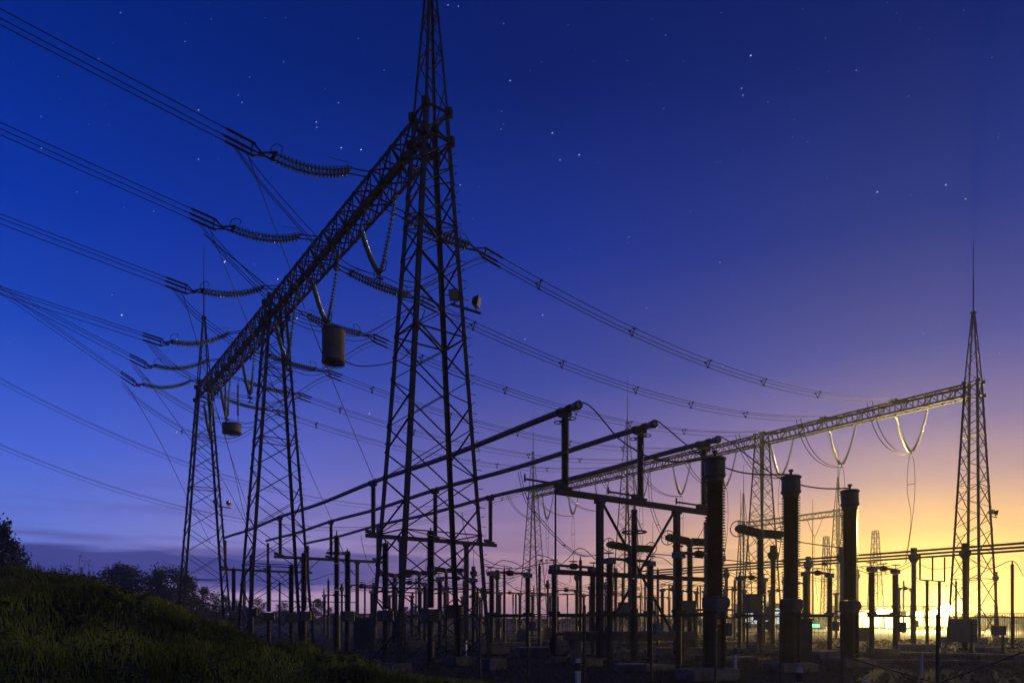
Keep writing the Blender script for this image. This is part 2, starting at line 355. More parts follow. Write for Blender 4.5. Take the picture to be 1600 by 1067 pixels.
# ------------------------------------------------------------ lattice towers
def ring4(c, a, b, z):     # corner points: half sizes along U and W
    return [V(c.x,c.y,z) - U*a - W*b, V(c.x,c.y,z) - U*a + W*b, V(c.x,c.y,z) + U*a + W*b, V(c.x,c.y,z) + U*a - W*b]
def tower(t, s, label, spire=True, k=1.0, flood=0, base=(1.18, 1.98), top=(.5,.48), grp='lattice gantry towers', light=1.0):
    c = G(t, s, 0)
    root = thing('lattice_tower', (c.x, c.y, 0), label, 'pylon', grp)
    lg, br = .16*k, .062*k
    def hw(z):
        if z <= HT: f = z/HT; return base[0]+(top[0]-base[0])*f, base[1]+(top[1]-base[1])*f
        f = (z-HT)/(26.0-HT); return top[0]+(.11-top[0])*f, top[1]+(.11-top[1])*f
    zt = 26.0 if spire else HT
    sg = [(1,1), (1,-1), (-1,-1), (-1,1)]
    for i in range(4):
        mb = MB(); A = ring4(c, *hw(0), -.1)[i]; B = ring4(c, *hw(HT), HT)[i]
        mb.angle(A, B, lg, U*sg[i][0], W*sg[i][1])
        if spire:
            T = ring4(c, *hw(26.0), 26.0)[i]; mb.angle(B, T, lg*.55, U*sg[i][0], W*sg[i][1])
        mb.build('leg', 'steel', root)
    # panel heights shrink upwards
    zs = [0.25]; 
    while zs[-1] < HB-.6:
        a, b = hw(zs[-1]); zs.append(zs[-1]+max(.95, (a+b)*.78))
    sc_ = (HB-zs[0])/(zs[-1]-zs[0]); zs = [zs[0]+(z-zs[0])*sc_ for z in zs]
    mb = MB()
    for i, (z0_, z1_) in enumerate(zip(zs, zs[1:])):
        P, Q = ring4(c, *hw(z0_), z0_), ring4(c, *hw(z1_), z1_)
        for j in range(4):
            n_ = (j+1) % 4
            if j in (0, 2):                       # wide faces: crossed
                mb.bar(P[j], Q[n_], br, br*.5); mb.bar(P[n_], Q[j], br, br*.5)
            else:
                zm = (z0_+z1_)/2; Mi = ring4(c, *hw(zm), zm)
                a_, b_ = (j, n_) if (i+j//2) % 2 else (n_, j)
                mb.bar(P[a_], Mi[b_], br, br*.5); mb.bar(Mi[b_], Q[a_], br, br*.5)
    nb = len(zs)
    for q in (2, max(4, nb//2), nb-4):
        if q < nb:
            P = ring4(c, *hw(zs[q]), zs[q])
            for j in range(4): mb.bar(P[j], P[(j+1)%4], br*1.1, br*.6)
            mb.bar(P[0], P[2], br*.8, br*.4)
    P, Q = ring4(c, *hw(HB), HB), ring4(c, *hw(HT), HT)
    for j in range(4):
        mb.bar(P[j], P[(j+1)%4], br*1.2); mb.bar(Q[j], Q[(j+1)%4], br*1.2)
        mb.bar(P[j], Q[(j+1)%4], br)
    if s == 0:
        for z_ in zs[1:-1]:
            for j, p in enumerate(ring4(c, *hw(z_), z_)): mb.box(p-(U*sg[j][0]+W*sg[j][1])*-.06, (.03,.18,.2), U); mb.box(p-(U*sg[j][0]+W*sg[j][1])*-.06, (.18,.03,.2), U)
        z_ = 2.5
        while z_ < 19: p = ring4(c, *hw(z_), z_)[1]; mb.bar(p, p+W*.2-U*.02, .02); mb.bar(p+V(0,0,.35), p-U*.2+V(0,0,.35), .02); z_ += .7
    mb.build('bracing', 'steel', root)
    for p in P+Q:
        mb = MB(); mb.box(p, (.29*k,.12*k,.30*k), U); mb.box(p, (.12*k,.29*k,.28*k), U); mb.build('joint_plate', 'steel', root)
    for p in ring4(c, *hw(0), .12): MB().box(p, (.75,.75,.5), U).build('footing', 'conc', root)
    if spire:
        mb = MB(); z = HT; i = 0
        while z < 25.4:
            a, b = hw(z); z2 = min(26, z+max(.45, (a+b)*1.15))
            P, Q = ring4(c, *hw(z), z), ring4(c, *hw(z2), z2)
            for j in range(4):
                n_ = (j+1)%4
                if i % 2: mb.bar(P[j], Q[n_], br*.6, br*.35)
                else: mb.bar(P[n_], Q[j], br*.6, br*.35)
                if i % 2: mb.bar(Q[j], Q[n_], br*.5, br*.35)
            z = z2; i += 1
        mb.build('spire', 'steel', root)
        MB().box((c.x, c.y, 26.05), (.32,.32,.16), U).build('spire_cap', 'steel', root)
        mb = MB(); mb.tube((c.x,c.y,26.1), (c.x,c.y,29.0), .055*k, .04*k, 6); mb.tube((c.x,c.y,29.0), (c.x,c.y,31.8), .03*k, .018*k, 6)
        mb.build('lightning_rod', 'steel', root)
    if flood:
        zf, off = flood
        a, b = hw(zf); pc = V(c.x, c.y, zf) + W*(b+.05) - U*a
        mb = MB(); mb.bar(pc-W*.7-U*.12, pc+W*.6-U*.12, .07); 
        arm = mb.build('floodlight_arm', 'steel', root)
        for q, (dw, nrm) in enumerate(((-.55, (-.2,-1,-.55)), (.42, (.9,-.25,-.2)))[:2]):
            cc = pc + W*dw - U*.12 + V(0,0,.38); nv = Vector(nrm).normalized(); sx, sy = frame_of(nv)
            mb = MB(); h = .18; d = .09
            vs = [cc + sx*h*i + sy*h*1.1*j + nv*d*kk*(1 if kk > 0 else 1.6) for kk in (-1,1) for i, j in ((-1,-1),(1,-1),(1,1),(-1,1))]
            for z_ in range(4): vs[z_] = cc-nv*d*1.6 + (vs[z_]-(cc-nv*d*1.6))*.6
            mb.add(vs, [(3,2,1,0), (4,5,6,7), (0,1,5,4), (1,2,6,5), (2,3,7,6), (3,0,4,7)])
            mb.bar(cc-V(0,0,.38), cc-nv*d, .04)
            fl = mb.build('floodlight', 'steel', root)
            mb = MB(); vs = [cc + sx*h*.86*i + sy*h*.94*j + nv*(d+.008) for i, j in ((-1,-1),(1,-1),(1,1),(-1,1))]
            vs += [v_+nv*.012 for v_ in vs]
            mb.add(vs, [(4,5,6,7), (0,1,5,4), (1,2,6,5), (2,3,7,6), (3,0,4,7)]); mb.build('lens', 'lampg', fl)
    return root
def beam(t0, t1, s, label, k=1.0, panel=.92, grp='lattice crossbeams of the gantries'):
    c0 = G((t0+t1)/2, s, HB)
    root = thing('lattice_beam', c0, label, 'girder', grp)
    hw_ = .48; a, b = t0+.54, t1-.54
    cs = [(-hw_, HB), (hw_, HB), (hw_, HT), (-hw_, HT)]
    sg = [(W,V(0,0,1)), (-W,V(0,0,1)), (-W,V(0,0,-1)), (W,V(0,0,-1))]
    for i, (o_, z) in enumerate(cs):
        mb = MB(); mb.angle(G(a, s+o_, z), G(b, s+o_, z), .135*k, sg[i][0], sg[i][1]); mb.build('chord', 'steel', root)
    n = max(4, int(round((b-a)/panel))); mb = MB()
    for i in range(n):
        ta, tb = a+(b-a)*i/n, a+(b-a)*(i+1)/n
        for j in range(4):
            (oa, za), (ob, zb) = cs[j], cs[(j+1)%4]
            p, q, r_, s_ = G(ta, s+oa, za), G(ta, s+ob, zb), G(tb, s+oa, za), G(tb, s+ob, zb)
            mb.bar(p, q, .06*k, .045*k)
            mb.bar(p, s_, .065*k, .045*k) if (i+j) % 2 else mb.bar(q, r_, .065*k, .045*k)
            if s == 0 and j % 2: mb.bar(q, r_, .045, .03)
        if i % 2 == 0 and s == 0: mb.bar(G(ta, s-hw_, HB), G(ta, s+hw_, HT), .05*k); mb.bar(G(ta, s+hw_, HB), G(ta, s-hw_, HT), .05*k)
    mb.build('lacing', 'steel', root)
    return root

SP1 = (0, 18.4, 36.8)
tower(0, 0, 'nearest and tallest black lattice tower, two floodlights on its right side', flood=(13.3, 0))
tower(18.4, 0, 'middle lattice tower of the near gantry, without a spire', spire=False)
tower(36.8, 0, 'far left lattice tower of the near gantry, its spire above the left trees', flood=(10.8, 0))
beam(0, 18.4, 0, 'black lattice beam between the nearest tower and the middle tower', grp=None)
beam(18.4, 36.8, 0, 'black lattice beam between the middle tower and the far left tower', grp=None)
S2 = 49.0
SP2 = (-.2, 18.7, 37.5, 56.4)
lab2 = ['rightmost lattice tower with floodlights, its tall spire standing in the evening sky',
        'spireless lattice tower of the rear gantry, behind the two tall current transformers',
        'spired lattice tower of the rear gantry, behind the braced busbar support frame',
        'far left end tower of the rear gantry, faint behind the three busbar tubes']
for i, t in enumerate(SP2): tower(t, S2, lab2[i], spire=(i != 1), k=(1, 1, .95, .95)[i], flood=(9.9, 0))
for i in range(3):
    beam(SP2[i], SP2[i+1], S2, ['rear gantry beam joining the rightmost tower, yellow lit insulators against it',
         'rear gantry beam seen behind the ends of the busbar tubes', 'faint rear gantry beam just above the lowest busbar tube'][i], k=1.2, grp=None)
S3 = 102.6; T3 = 39.5
tower(T3, S3, 'distant spired lattice tower rising behind the right current transformer', spire=True, k=1.2)
tower(T3+18.85, S3, 'distant spired lattice tower between the left and middle current transformers', spire=True, k=1.2)
beam(T3, T3+18.85, S3, 'distant lattice beam of the third gantry, in the orange haze', k=1.2, panel=1.4, grp=None)
# two far pylons, without beams
def far_pylon(px, d, top_py, label, wd=3.4):
    c = at(px, d); h = hz(top_py, d); root = thing('far_pylon', c, label, 'pylon', 'distant pylons beyond the yard')
    for i, (sx, sy) in enumerate(((1,1),(-1,1),(-1,-1),(1,-1))):
        MB().bar((c.x+sx*wd/2, c.y+sy*wd/2, 0), (c.x+sx*.6, c.y+sy*.6, h), .2).build('leg', 'steel2', root)
    mb = MB(); z = 0; n = 9
    for i in range(n):
        z0_, z1_ = h*i/n, h*(i+1)/n; a, b = wd/2+(.6-wd/2)*i/n, wd/2+(.6-wd/2)*(i+1)/n
        P = [(c.x+a*x, c.y+a*y, z0_) for x, y in ((1,1),(-1,1),(-1,-1),(1,-1))]; Q = [(c.x+b*x, c.y+b*y, z1_) for x, y in ((1,1),(-1,1),(-1,-1),(1,-1))]
        for j in range(4): mb.bar(P[j], Q[(j+1)%4], .085); mb.bar(P[(j+1)%4], Q[j], .085)
        mb.bar(Q[0], Q[1], .15); mb.bar(Q[2], Q[3], .15)
    mb.build('bracing', 'steel2', root)
    if wd > 3: MB().bar((c.x-4, c.y, h*.62), (c.x+4, c.y, h*.62), .3).build('crossarm', 'steel2', root)
far_pylon(1368, 190, 829, 'faint far pylon with a flat top, above the bright lamps')
far_pylon(1291, 205, 838, 'faint far pylon in the orange haze, left of the right current transformer', 2.6)

# ------------------------------------------------------------ insulator strings
def catmul(pts, n=10):
    P = [Vector(p) for p in pts]; P = [P[0]*2-P[1]]+P+[P[-1]*2-P[-2]]; out = []
    for i in range(1, len(P)-2):
        for k in range(n):
            t = k/n; a, b, c, d = P[i-1:i+3]
            out.append(.5*((2*b)+(c-a)*t+(2*a-5*b+4*c-d)*t*t+(3*b-a-3*c+d)*t**3))
    return out+[P[-2]]
def sag(p, q, s, n=24):
    p, q = Vector(p), Vector(q)
    return [p+(q-p)*(i/n)-V(0,0,4*s*(i/n)*(1-i/n)) for i in range(n+1)]
def chain(mb, p, q, s=.0, pitch=.15, r=.14, n=8):
    pts = sag(p, q, s, 12); tot = (Vector(q)-Vector(p)).length; m = int(tot/pitch)
    mb.path(pts, .028, 5)
    for i in range(m):
        f = (i+.5)/m*12; a = int(f); c = pts[a]+(pts[min(a+1,12)]-pts[a])*(f-a); d = (pts[min(a+1,12)]-pts[a]).normalized()
        mb.lathe(c-d*.05, d, [(.05,0), (.06,.025), (r*.8,.06), (r,.078), (r*.96,.09), (.05,.1)], n)
BT = (4.5, 10.5, 16.6, 24.0, 30.0, 35.3)
ordn = ['first', 'second', 'third', 'fourth', 'fifth', 'sixth', 'seventh', 'eighth', 'ninth']
YD = []      # dead ends on the left (for the conductors), right ends, V bottoms
def tension(p, q, label, grp, n=8, r=.135, horn=True, sg=.18, name='insulator_string'):
    """double glass string from p (on the beam) to yoke at q"""
    p, q = Vector(p), Vector(q); d = (q-p).normalized(); sd = d.cross(V(0,0,1)).normalized()
    root = thing(name, p, label, 'insulator', grp)
    p1 = p+d*.85; q1 = q-d*.55
    for sgn in (-1, 1):
        mb = MB(); chain(mb, p1+sd*.2*sgn, q1+sd*.2*sgn, sg, r=r, n=n); mb.build('disc_chain', 'glass', root, True)
    for sgn in (-1, 1): MB().tube(p+sd*.2*sgn, p1+sd*.2*sgn, .03, n=5).build('link_rod', 'steel', root)
    mb = MB(); mb.bar(p1-sd*.28, p1+sd*.28, .08, .05); mb.build('yoke', 'steel', root)
    mb = MB(); mb.bar(q1-sd*.3, q1+sd*.3, .11, .05); mb.bar(q1+sd*.26, q, .06); mb.bar(q1-sd*.26, q, .06)
    mb.build('yoke', 'steel', root)
    if horn:
        mb = MB(); mb.path(catmul([q1+sd*.1, q1+V(0,0,.28)+d*.10, q1+V(0,0,.48)-d*.12, q1+V(0,0,.40)-d*.36, q1+V(0,0,.2)-d*.3]), .018, 5); mb.build('arcing_horn', 'steel', root)
        mb = MB(); mb.path([p1+V(0,0,.04), p1+V(0,0,.34), p1+V(0,0,.38)+d*.9], .012, 4); mb.build('arcing_horn', 'steel', root)
    return root
def clampset(q, d, label, grp):
    pass
def bundle(paths, q0, d0, label, grp, name='conductor_bundle', r=.019, spacers=(), deadends=((0, 1),)):
    """three wires; paths: function offset->points"""
    root = thing(name, q0, label, 'power line', grp)
    offs = (V(0,0,.22), V(0,0,-.20)); sd = d0.cross(V(0,0,1)).normalized()
    tri = [sd*.21+V(0,0,.13), -sd*.21+V(0,0,.13), V(0,0,-.22)]
    for o_ in tri:
        pts = [p+o_ for p in paths]; MB().path(pts, r, 4).build('wire', 'cable', root)
    for f in spacers:
        i = min(len(paths)-1, int(f*(len(paths)-1))); c = paths[i]; mb = MB()
        for a in range(3): mb.bar(c+tri[a], c+tri[(a+1)%3], .035); mb.box(c+tri[a], (.1,.1,.09), d0)
        mb.build('spacer', 'steel', root)
    for (i, sg_) in deadends:
        mb = MB(); a = paths[i]; dd = (paths[i+sg_]-a).normalized()
        for o_ in tri: mb.tube(a+o_-dd*.1, a+o_+dd*.95, .05, n=6)
        mb.bar(a-dd*.5, a+tri[0], .05); mb.bar(a-dd*.5, a+tri[1], .05); mb.bar(a-dd*.5, a+tri[2], .05); mb.bar(tri[0]+a, tri[2]+a, .05)
        mb.build('dead_end_clamps', 'steel', root)
    return root
hl = [17.7, 17.65, 17.1, 16.75, 17.1, 17.3]           # heights (above eye) of left yokes
hr_end = [18.75, 18.7, 18.1, 17.7, 20.0, 21.9]
for i, t in enumerate(BT):
    P0 = G(t, -.48, HT)
    q = G(t, -4.9-.15*(i > 2), EYE+hl[i])
    tension(P0, q, f'double glass string left of the near gantry beam, {ordn[i]} counting from the nearest tower', 'tension strings on the left of the near gantry', sg=.28 if i < 3 else .35)
    # line towards the left and over the camera side
    s1 = 12.8; h1 = EYE+hr_end[i]; z0_ = q.z
    pts = []
    nseg = 40; smax = 70
    slope0 = (h1-z0_)/(s1-4.9)
    for k in range(nseg+1):
        ss = 4.9+.3+(smax-4.9)*k/nseg
        z = z0_+slope0*(ss-4.9)*(1+.004*(ss-s1)); pts.append(G(t, -ss, z))
    bundle(pts, q, W, ['top line of three wires leaving the picture at the upper left', 'second line of three wires down at the left edge', 'third line of three wires down at the left edge',
           'flattest of the three lowest lines of wires converging at the left edge', 'middle one of the three lowest lines of wires converging at the left edge', 'steepest and lowest line of wires converging at the left edge'][i],
           'lines of three wires leaving the near gantry to the left')
    # right side
    P1 = G(t, .48, HB); q2 = G(t, 5.0, EYE+17.15)
    tension(P1, q2, f'double glass string right of the near gantry beam, {ordn[i]} counting from the nearest tower', 'tension strings on the right of the near gantry', sg=.12)
    e2 = G(t-.1, S2-3.9, 19.6)
    tension(G(t-.1, S2-.48, HT-.15), e2, f'glass string on the near side of the rear gantry, {ordn[i]} counting from the rightmost tower', 'tension strings of the rear gantry', n=6, sg=.25, horn=False)
    pts = sag(q2+W*.4, e2, 1.85, 48)
    bundle(pts, q2, W, ['wires spanning from the nearest tower to the rear gantry, topmost of the spans', 'second span of three wires from the top, crossing behind the nearest tower', 'third span of three wires from the top, over the end of the nearest busbar tube',
           'fourth span of three wires from the top, over the middle busbar tube', 'fifth span of wires from the top, seen between the busbar tubes', 'lowest span of wires, joining the far left bays of both gantries'][i],
           'spans of three wires between the gantries', spacers=(.1, .26, .42, .58, .74), deadends=((0, 1), (-1, -1)) if False else ((0, 1),))
    # suspended V string and the jumper it holds
    wv = 1.7 if i < 3 else 1.45; bot = G(t, .1, 16.35)
    root = thing('suspension_insulator', G(t, 0, HB), f'V shaped glass string under the near gantry beam, {ordn[i]} counting from the nearest tower', 'insulator', 'V shaped strings under the near gantry')
    for sgn in (-1, 1):
        mb = MB(); chain(mb, G(t+sgn*wv, 0, HB-.35), bot+U*sgn*.12+V(0,0,.25), 0.22, r=.125); mb.tube(G(t+sgn*wv, 0, HB), G(t+sgn*wv, 0, HB-.35), .03, n=5)
        mb.build('disc_chain', 'glass', root, True)
    mb = MB(); mb.bar(bot+U*.2+V(0,0,.2), bot-U*.2+V(0,0,.2), .1, .04); mb.bar(bot+V(0,0,.2), bot-V(0,0,.4), .06)
    mb.bar(bot-V(0,0,.05)-W*.15, bot-V(0,0,.05)+W*.15, .07); mb.bar(bot-V(0,0,.35)-W*.15, bot-V(0,0,.35)+W*.15, .07)
    mb.build('yoke', 'steel', root)
    for sgn in (-1, 1): MB().path(catmul([bot+V(0,0,.2)+U*.2*sgn, bot+U*.5*sgn+V(0,0,.1), bot+U*.6*sgn+V(0,0,.4), bot+U*.45*sgn+V(0,0,.55)]), .02, 5).build('arcing_horn', 'steel', root)
    root = thing('jumper_cable', bot, f'jumper cables looping under the near gantry beam, {ordn[i]} counting from the nearest tower', 'cable', 'jumper cables under the near gantry')
    for k, o_ in enumerate((U*.2+V(0,0,.1), U*-.2+V(0,0,.1), V(0,0,-.2))):
        a = q-W*.9+o_*.9; b = q2+W*.9+o_*.9
        pts = catmul([a, a+V(0,0,-1.2)+W*1.2, bot-W*1.9+V(0,0,.05)+o_, bot+o_-V(0,0,.15), bot+W*1.9-V(0,0,.05)+o_, b+V(0,0,-.75)-W*1.3, b], 8)
        MB().path(pts, .019, 4).build('wire', 'cable', root)
    mb = MB(); c = bot-W*2.0
    for a_, b_ in ((U*.2, -U*.2), (-U*.2, V(0,0,-.3)), (V(0,0,-.3), U*.2)): mb.bar(c+a_, c+b_, .04)
    mb.build('spacer', 'steel', root)
# third span of the rear gantry: strings with lines that run out to the left
for i, t in enumerate((42.0, 47.5, 53.0)):
    e2 = G(t, S2-3.9, 19.5)
    tension(G(t, S2-.48, HT-.15), e2, f'faint glass string in the far left bay of the rear gantry, {["right", "middle", "left"][i]} one of three', 'tension strings of the rear gantry', n=6, sg=.25, horn=False)
    if i == 0: continue
    pts = [G(t, S2-rr, 12+(4.4 if i == 1 else 0)*max(0, (rr-3.9)/60)+.0073*(rr-36)**2) for rr in [3.9+1.6*q for q in range(48)]]
    bundle(pts, e2, W, [None, 'upper faint line of wires behind the far left tower', 'lower faint line of wires behind the far left tower'][i],
           'faint lines of wires behind the near gantry', r=.017, spacers=(.12,.3))
# V strings of the rear gantry and their droppers
VB = []
for i, t in enumerate([4.4, 10.4, 16.5, 23.0, 29.0, 35.1, 42.0, 47.5, 53.0]):
    bot = G(t, S2-.1, 15.8); VB.append(bot); wv = 1.25
    root = thing('suspension_insulator', G(t, S2, HB), f'V shaped string hanging under the rear gantry, {ordn[i]} counting from the rightmost tower', 'insulator', 'V shaped strings under the rear gantry')
    for sgn in (-1, 1):
        mb = MB(); chain(mb, G(t+sgn*wv, S2, HB-.1), bot+U*sgn*.12+V(0,0,.2), .5, r=.16, n=6); mb.build('disc_chain', 'glass', root, True)
    mb = MB(); mb.bar(bot+U*.25+V(0,0,.2), bot-U*.25+V(0,0,.2), .12, .05); mb.bar(bot+V(0,0,.2), bot-V(0,0,.15), .08); mb.build('yoke', 'steel', root)
    # jumper from the string end and two hanging dropper wires
    root = thing('dropper_cable', bot, f'hanging wires below the rear gantry, {ordn[i]} counting from the rightmost tower', 'cable', 'hanging wires of the rear gantry')
    e2 = G(t, S2-3.9, 19.5)
    for k in (-1, 1):
        a_, c_, b_ = G(t, S2-7.2, 18.9)+U*.2*k, G(t+.3, S2-5.2, 15.0)+U*.2*k, bot+U*.15*k-V(0,0,.1); pts = [a_*(1-f)**2+c_*2*f*(1-f)+b_*f*f for f in [q/16 for q in range(17)]]; MB().path(pts, .032, 4).build('wire', 'cable', root)
    foot = G(t+.25, S2-.5, 6.6)
    for k in (-1, 1):
        pts = catmul([bot+U*.12*k-V(0,0,.15), bot+U*.26*k-V(0,0,1.2), bot+U*.30*k-V(0,0,3.2), bot+U*.05*k-V(0,0,5.6)+W*.1, foot+U*.03*k], 7); MB().path(pts, .022, 4).build('wire', 'cable', root)
    mb = MB(); c = bot-V(0,0,2.6); mb.bar(c-U*.3, c+U*.3, .05); mb.build('spacer', 'steel', root)
for i, t in enumerate((T3+4.2, T3+9.8, T3+15.2)):
    bot = G(t, S3-.1, 16.2)
    root = thing('suspension_insulator', G(t, S3, HB), f'distant V shaped string in the orange haze, {["right", "middle", "left"][i]} one on the third gantry', 'insulator', 'V shaped strings of the third gantry')
    for sgn in (-1, 1):
        mb = MB(); chain(mb, G(t+sgn*1.4, S3, HB), bot, .2, pitch=.3, r=.15, n=5); mb.build('disc_chain', 'glass', root)
    MB().path([bot, bot+V(0,0,-6), bot+V(0,0,-11.4)+W], .03, 4).build('wire', 'cable', root)

# ------------------------------------------------------------ wave traps
def trap(c, r, h, label, rods):
    root = thing('wave_trap', c, label, 'wave trap', 'wave traps hanging under the near gantry')
    n = 32
    mb = MB(); pr = [(r*.96, 0), (r, .03), (r, h-.03), (r*.96, h)]
    mb.lathe(c, (0,0,1), [(r*.90,.0), (r*.97,.01), (r,.04), (r,h*.5-.02), (r*.985,h*.5-.01), (r*.985,h*.5+.01), (r,h*.5+.02), (r,h-.04), (r*.97,h-.01), (r*.9,h)], 40)
    mb.build('casing', 'trap', root, False)
    for z, z2 in ((.0, -.10), (h, h+.08)):
        mb = MB(); mb.ring(c+V(0,0,z), (0,0,1), r*.98, .035, 32); mb.ring(c+V(0,0,z2), (0,0,1), r*.95, .018, 28)
        for a in (0, 1.05, 2.1): d = V(math.cos(a), math.sin(a), 0)*r*.95; mb.bar(c+V(0,0,z)-d, c+V(0,0,z)+d, .05); mb.bar(c+V(0,0,z)+d, c+V(0,0,z2)+d, .03); mb.bar(c+V(0,0,z)-d, c+V(0,0,z2)-d, .03)
        mb.build('end_ring', 'steel', root)
    for a, b in rods: MB().tube(a, b, .025, n=5).build('suspension_rod', 'steel', root)
    return root
t2 = 10.5; c2 = G(t2+.2, .1, 0); d2 = c2.y; 
c2 = V((521-800)/F*d2, d2, hz(566, d2))
trap(c2, .56, 1.55, 'tall brown cylindrical wave trap hanging under the second V string', [(c2+V(0,0,1.55), V(G(t2,.1,0).x, G(t2,.1,0).y, 16.1))])
MB_ = MB(); b0 = c2+V(.55,0,.05); b1 = G(t2, 5.6, 18.6)
root = thing('trap_lead', b0, 'thick cable curving from the foot of the tall wave trap up to the wires', 'cable', 'leads of the wave traps')
MB().path(catmul([b0, b0+V(.7,.5,-.05), b0+V(2.0,1.4,.45), b0+V(2.9,2.3,1.4), b1], 10), .03, 5).build('wire', 'cable', root)
MB().path(catmul([b0+V(-.5,0,1.5), b0+V(-1.4,-.3,1.8), b0+V(-3.2,-1.6,2.9), G(t2, -5.6, 19.0)], 10), .026, 5).build('wire', 'cable', root)
t5 = 29.0; d5 = G(t5, 0, 0).y; c5 = V((362-800)/F*d5, d5, hz(676, d5))
trap(c5, .64, .56, 'short brown wave trap drum hanging under the beam near the far left tower', [(c5+V(-.45,0,.56), c5+V(-.45,0,3.8)), (c5+V(.45,0,.56), c5+V(.45,0,3.8))])
root = thing('post_string', c5+V(-.5,0,1), 'pair of short strings holding the short wave trap', 'insulator')
for sx in (-.45, .45):
    mb = MB(); chain(mb, c5+V(sx,0,1.2), c5+V(sx,0,3.4), 0, r=.12, n=8); mb.build('disc_chain', 'glass', root, True)

# ------------------------------------------------------------ busbar tubes on support frames
T0 = V(2.44, 27.6, 0); HZ = 10.4
def TB(t, s, z): return T0+U*t+W*s+V(0,0,z)
FR = (.45, 18.8, 37.1, 55.4); SPC = 4.45
def stack(root, base, h, n=14, r=.17, units=2):
    b = Vector(base); uh = h/units
    for k in range(units):
        mb = MB(); z0_ = b+V(0,0,uh*k+.07); z1_ = b+V(0,0,uh*(k+1)-.07)
        mb.sheds(z0_, z1_, r*.66, r, .062, n); mb.build('porcelain', 'porc', root)
    for k in range(units+1):
        z = b+V(0,0,uh*k); MB().tube(z-V(0,0,.06 if k else 0), z+V(0,0,.06 if k < units else 0), r*.8, n=n).build('metal_cap', 'steel', root)
tl = ['uppermost grey busbar tube, its capped end right of the nearest tower', 'middle grey busbar tube of the three sloping across the picture', 'lowest grey busbar tube, its end by the left current transformer']
for k in range(3):
    s = SPC*k; root = thing('busbar_tube', TB(0, s, HZ), tl[k], 'busbar', 'busbar tubes')
    mb = MB()
    pts = []
    for i in range(61):
        t = -.35+(56.0+.35)*i/60; ph = ((t-FR[0])/18.3) % 1; pts.append(TB(t, s, HZ-.12*math.sin(math.pi*ph)**2))
    mb.path(pts, .128, 16); mb.build('tube', 'alu', root, True)
    mb = MB(); e = TB(-.35, s, HZ); mb.lathe(e+U*.28, -U, [(.13,0), (.155,.04), (.155,.22), (.185,.24), (.185,.36), (.15,.38)], 16)
    mb.build('end_cap', 'alu', root, True)
    for t in (1.3, 1.9): mb = MB()
    for t in FR[:3]:
        mb = MB(); c = TB(t, s, HZ); mb.lathe(c-U*.35, U, [(.165,0), (.165,.18)], 14); mb.lathe(c+U*.25, U, [(.165,0), (.165,.18)], 14); mb.box(c-V(0,0,.2), (.5,.3,.12), U); mb.build('clamp', 'steel', root)
fl_ = ['nearest busbar support frame, X braced between two dark columns', 'second busbar support frame, seen through the nearest tower', 'third busbar support frame, seen right of the middle tower', 'farthest busbar support frame, beside the far left tower']
plab = [['tall ribbed post under the end of the uppermost busbar tube', 'tall ribbed post under the end of the middle busbar tube', 'tall ribbed post under the end of the lowest busbar tube'],
        ['ribbed post under the uppermost busbar tube, just left of the nearest tower', 'ribbed post under the middle busbar tube, seen inside the nearest tower', 'ribbed post under the lowest busbar tube, just right of the nearest tower'],
        ['ribbed post under the uppermost busbar tube, seen inside the middle tower', 'ribbed post under the middle busbar tube, between the middle and nearest towers', 'ribbed post under the lowest busbar tube, just left of the nearest tower legs'],
        ['ribbed post at the far left end of the uppermost busbar tube', 'ribbed post at the far left end of the middle busbar tube', 'ribbed post at the far left end of the lowest busbar tube']]
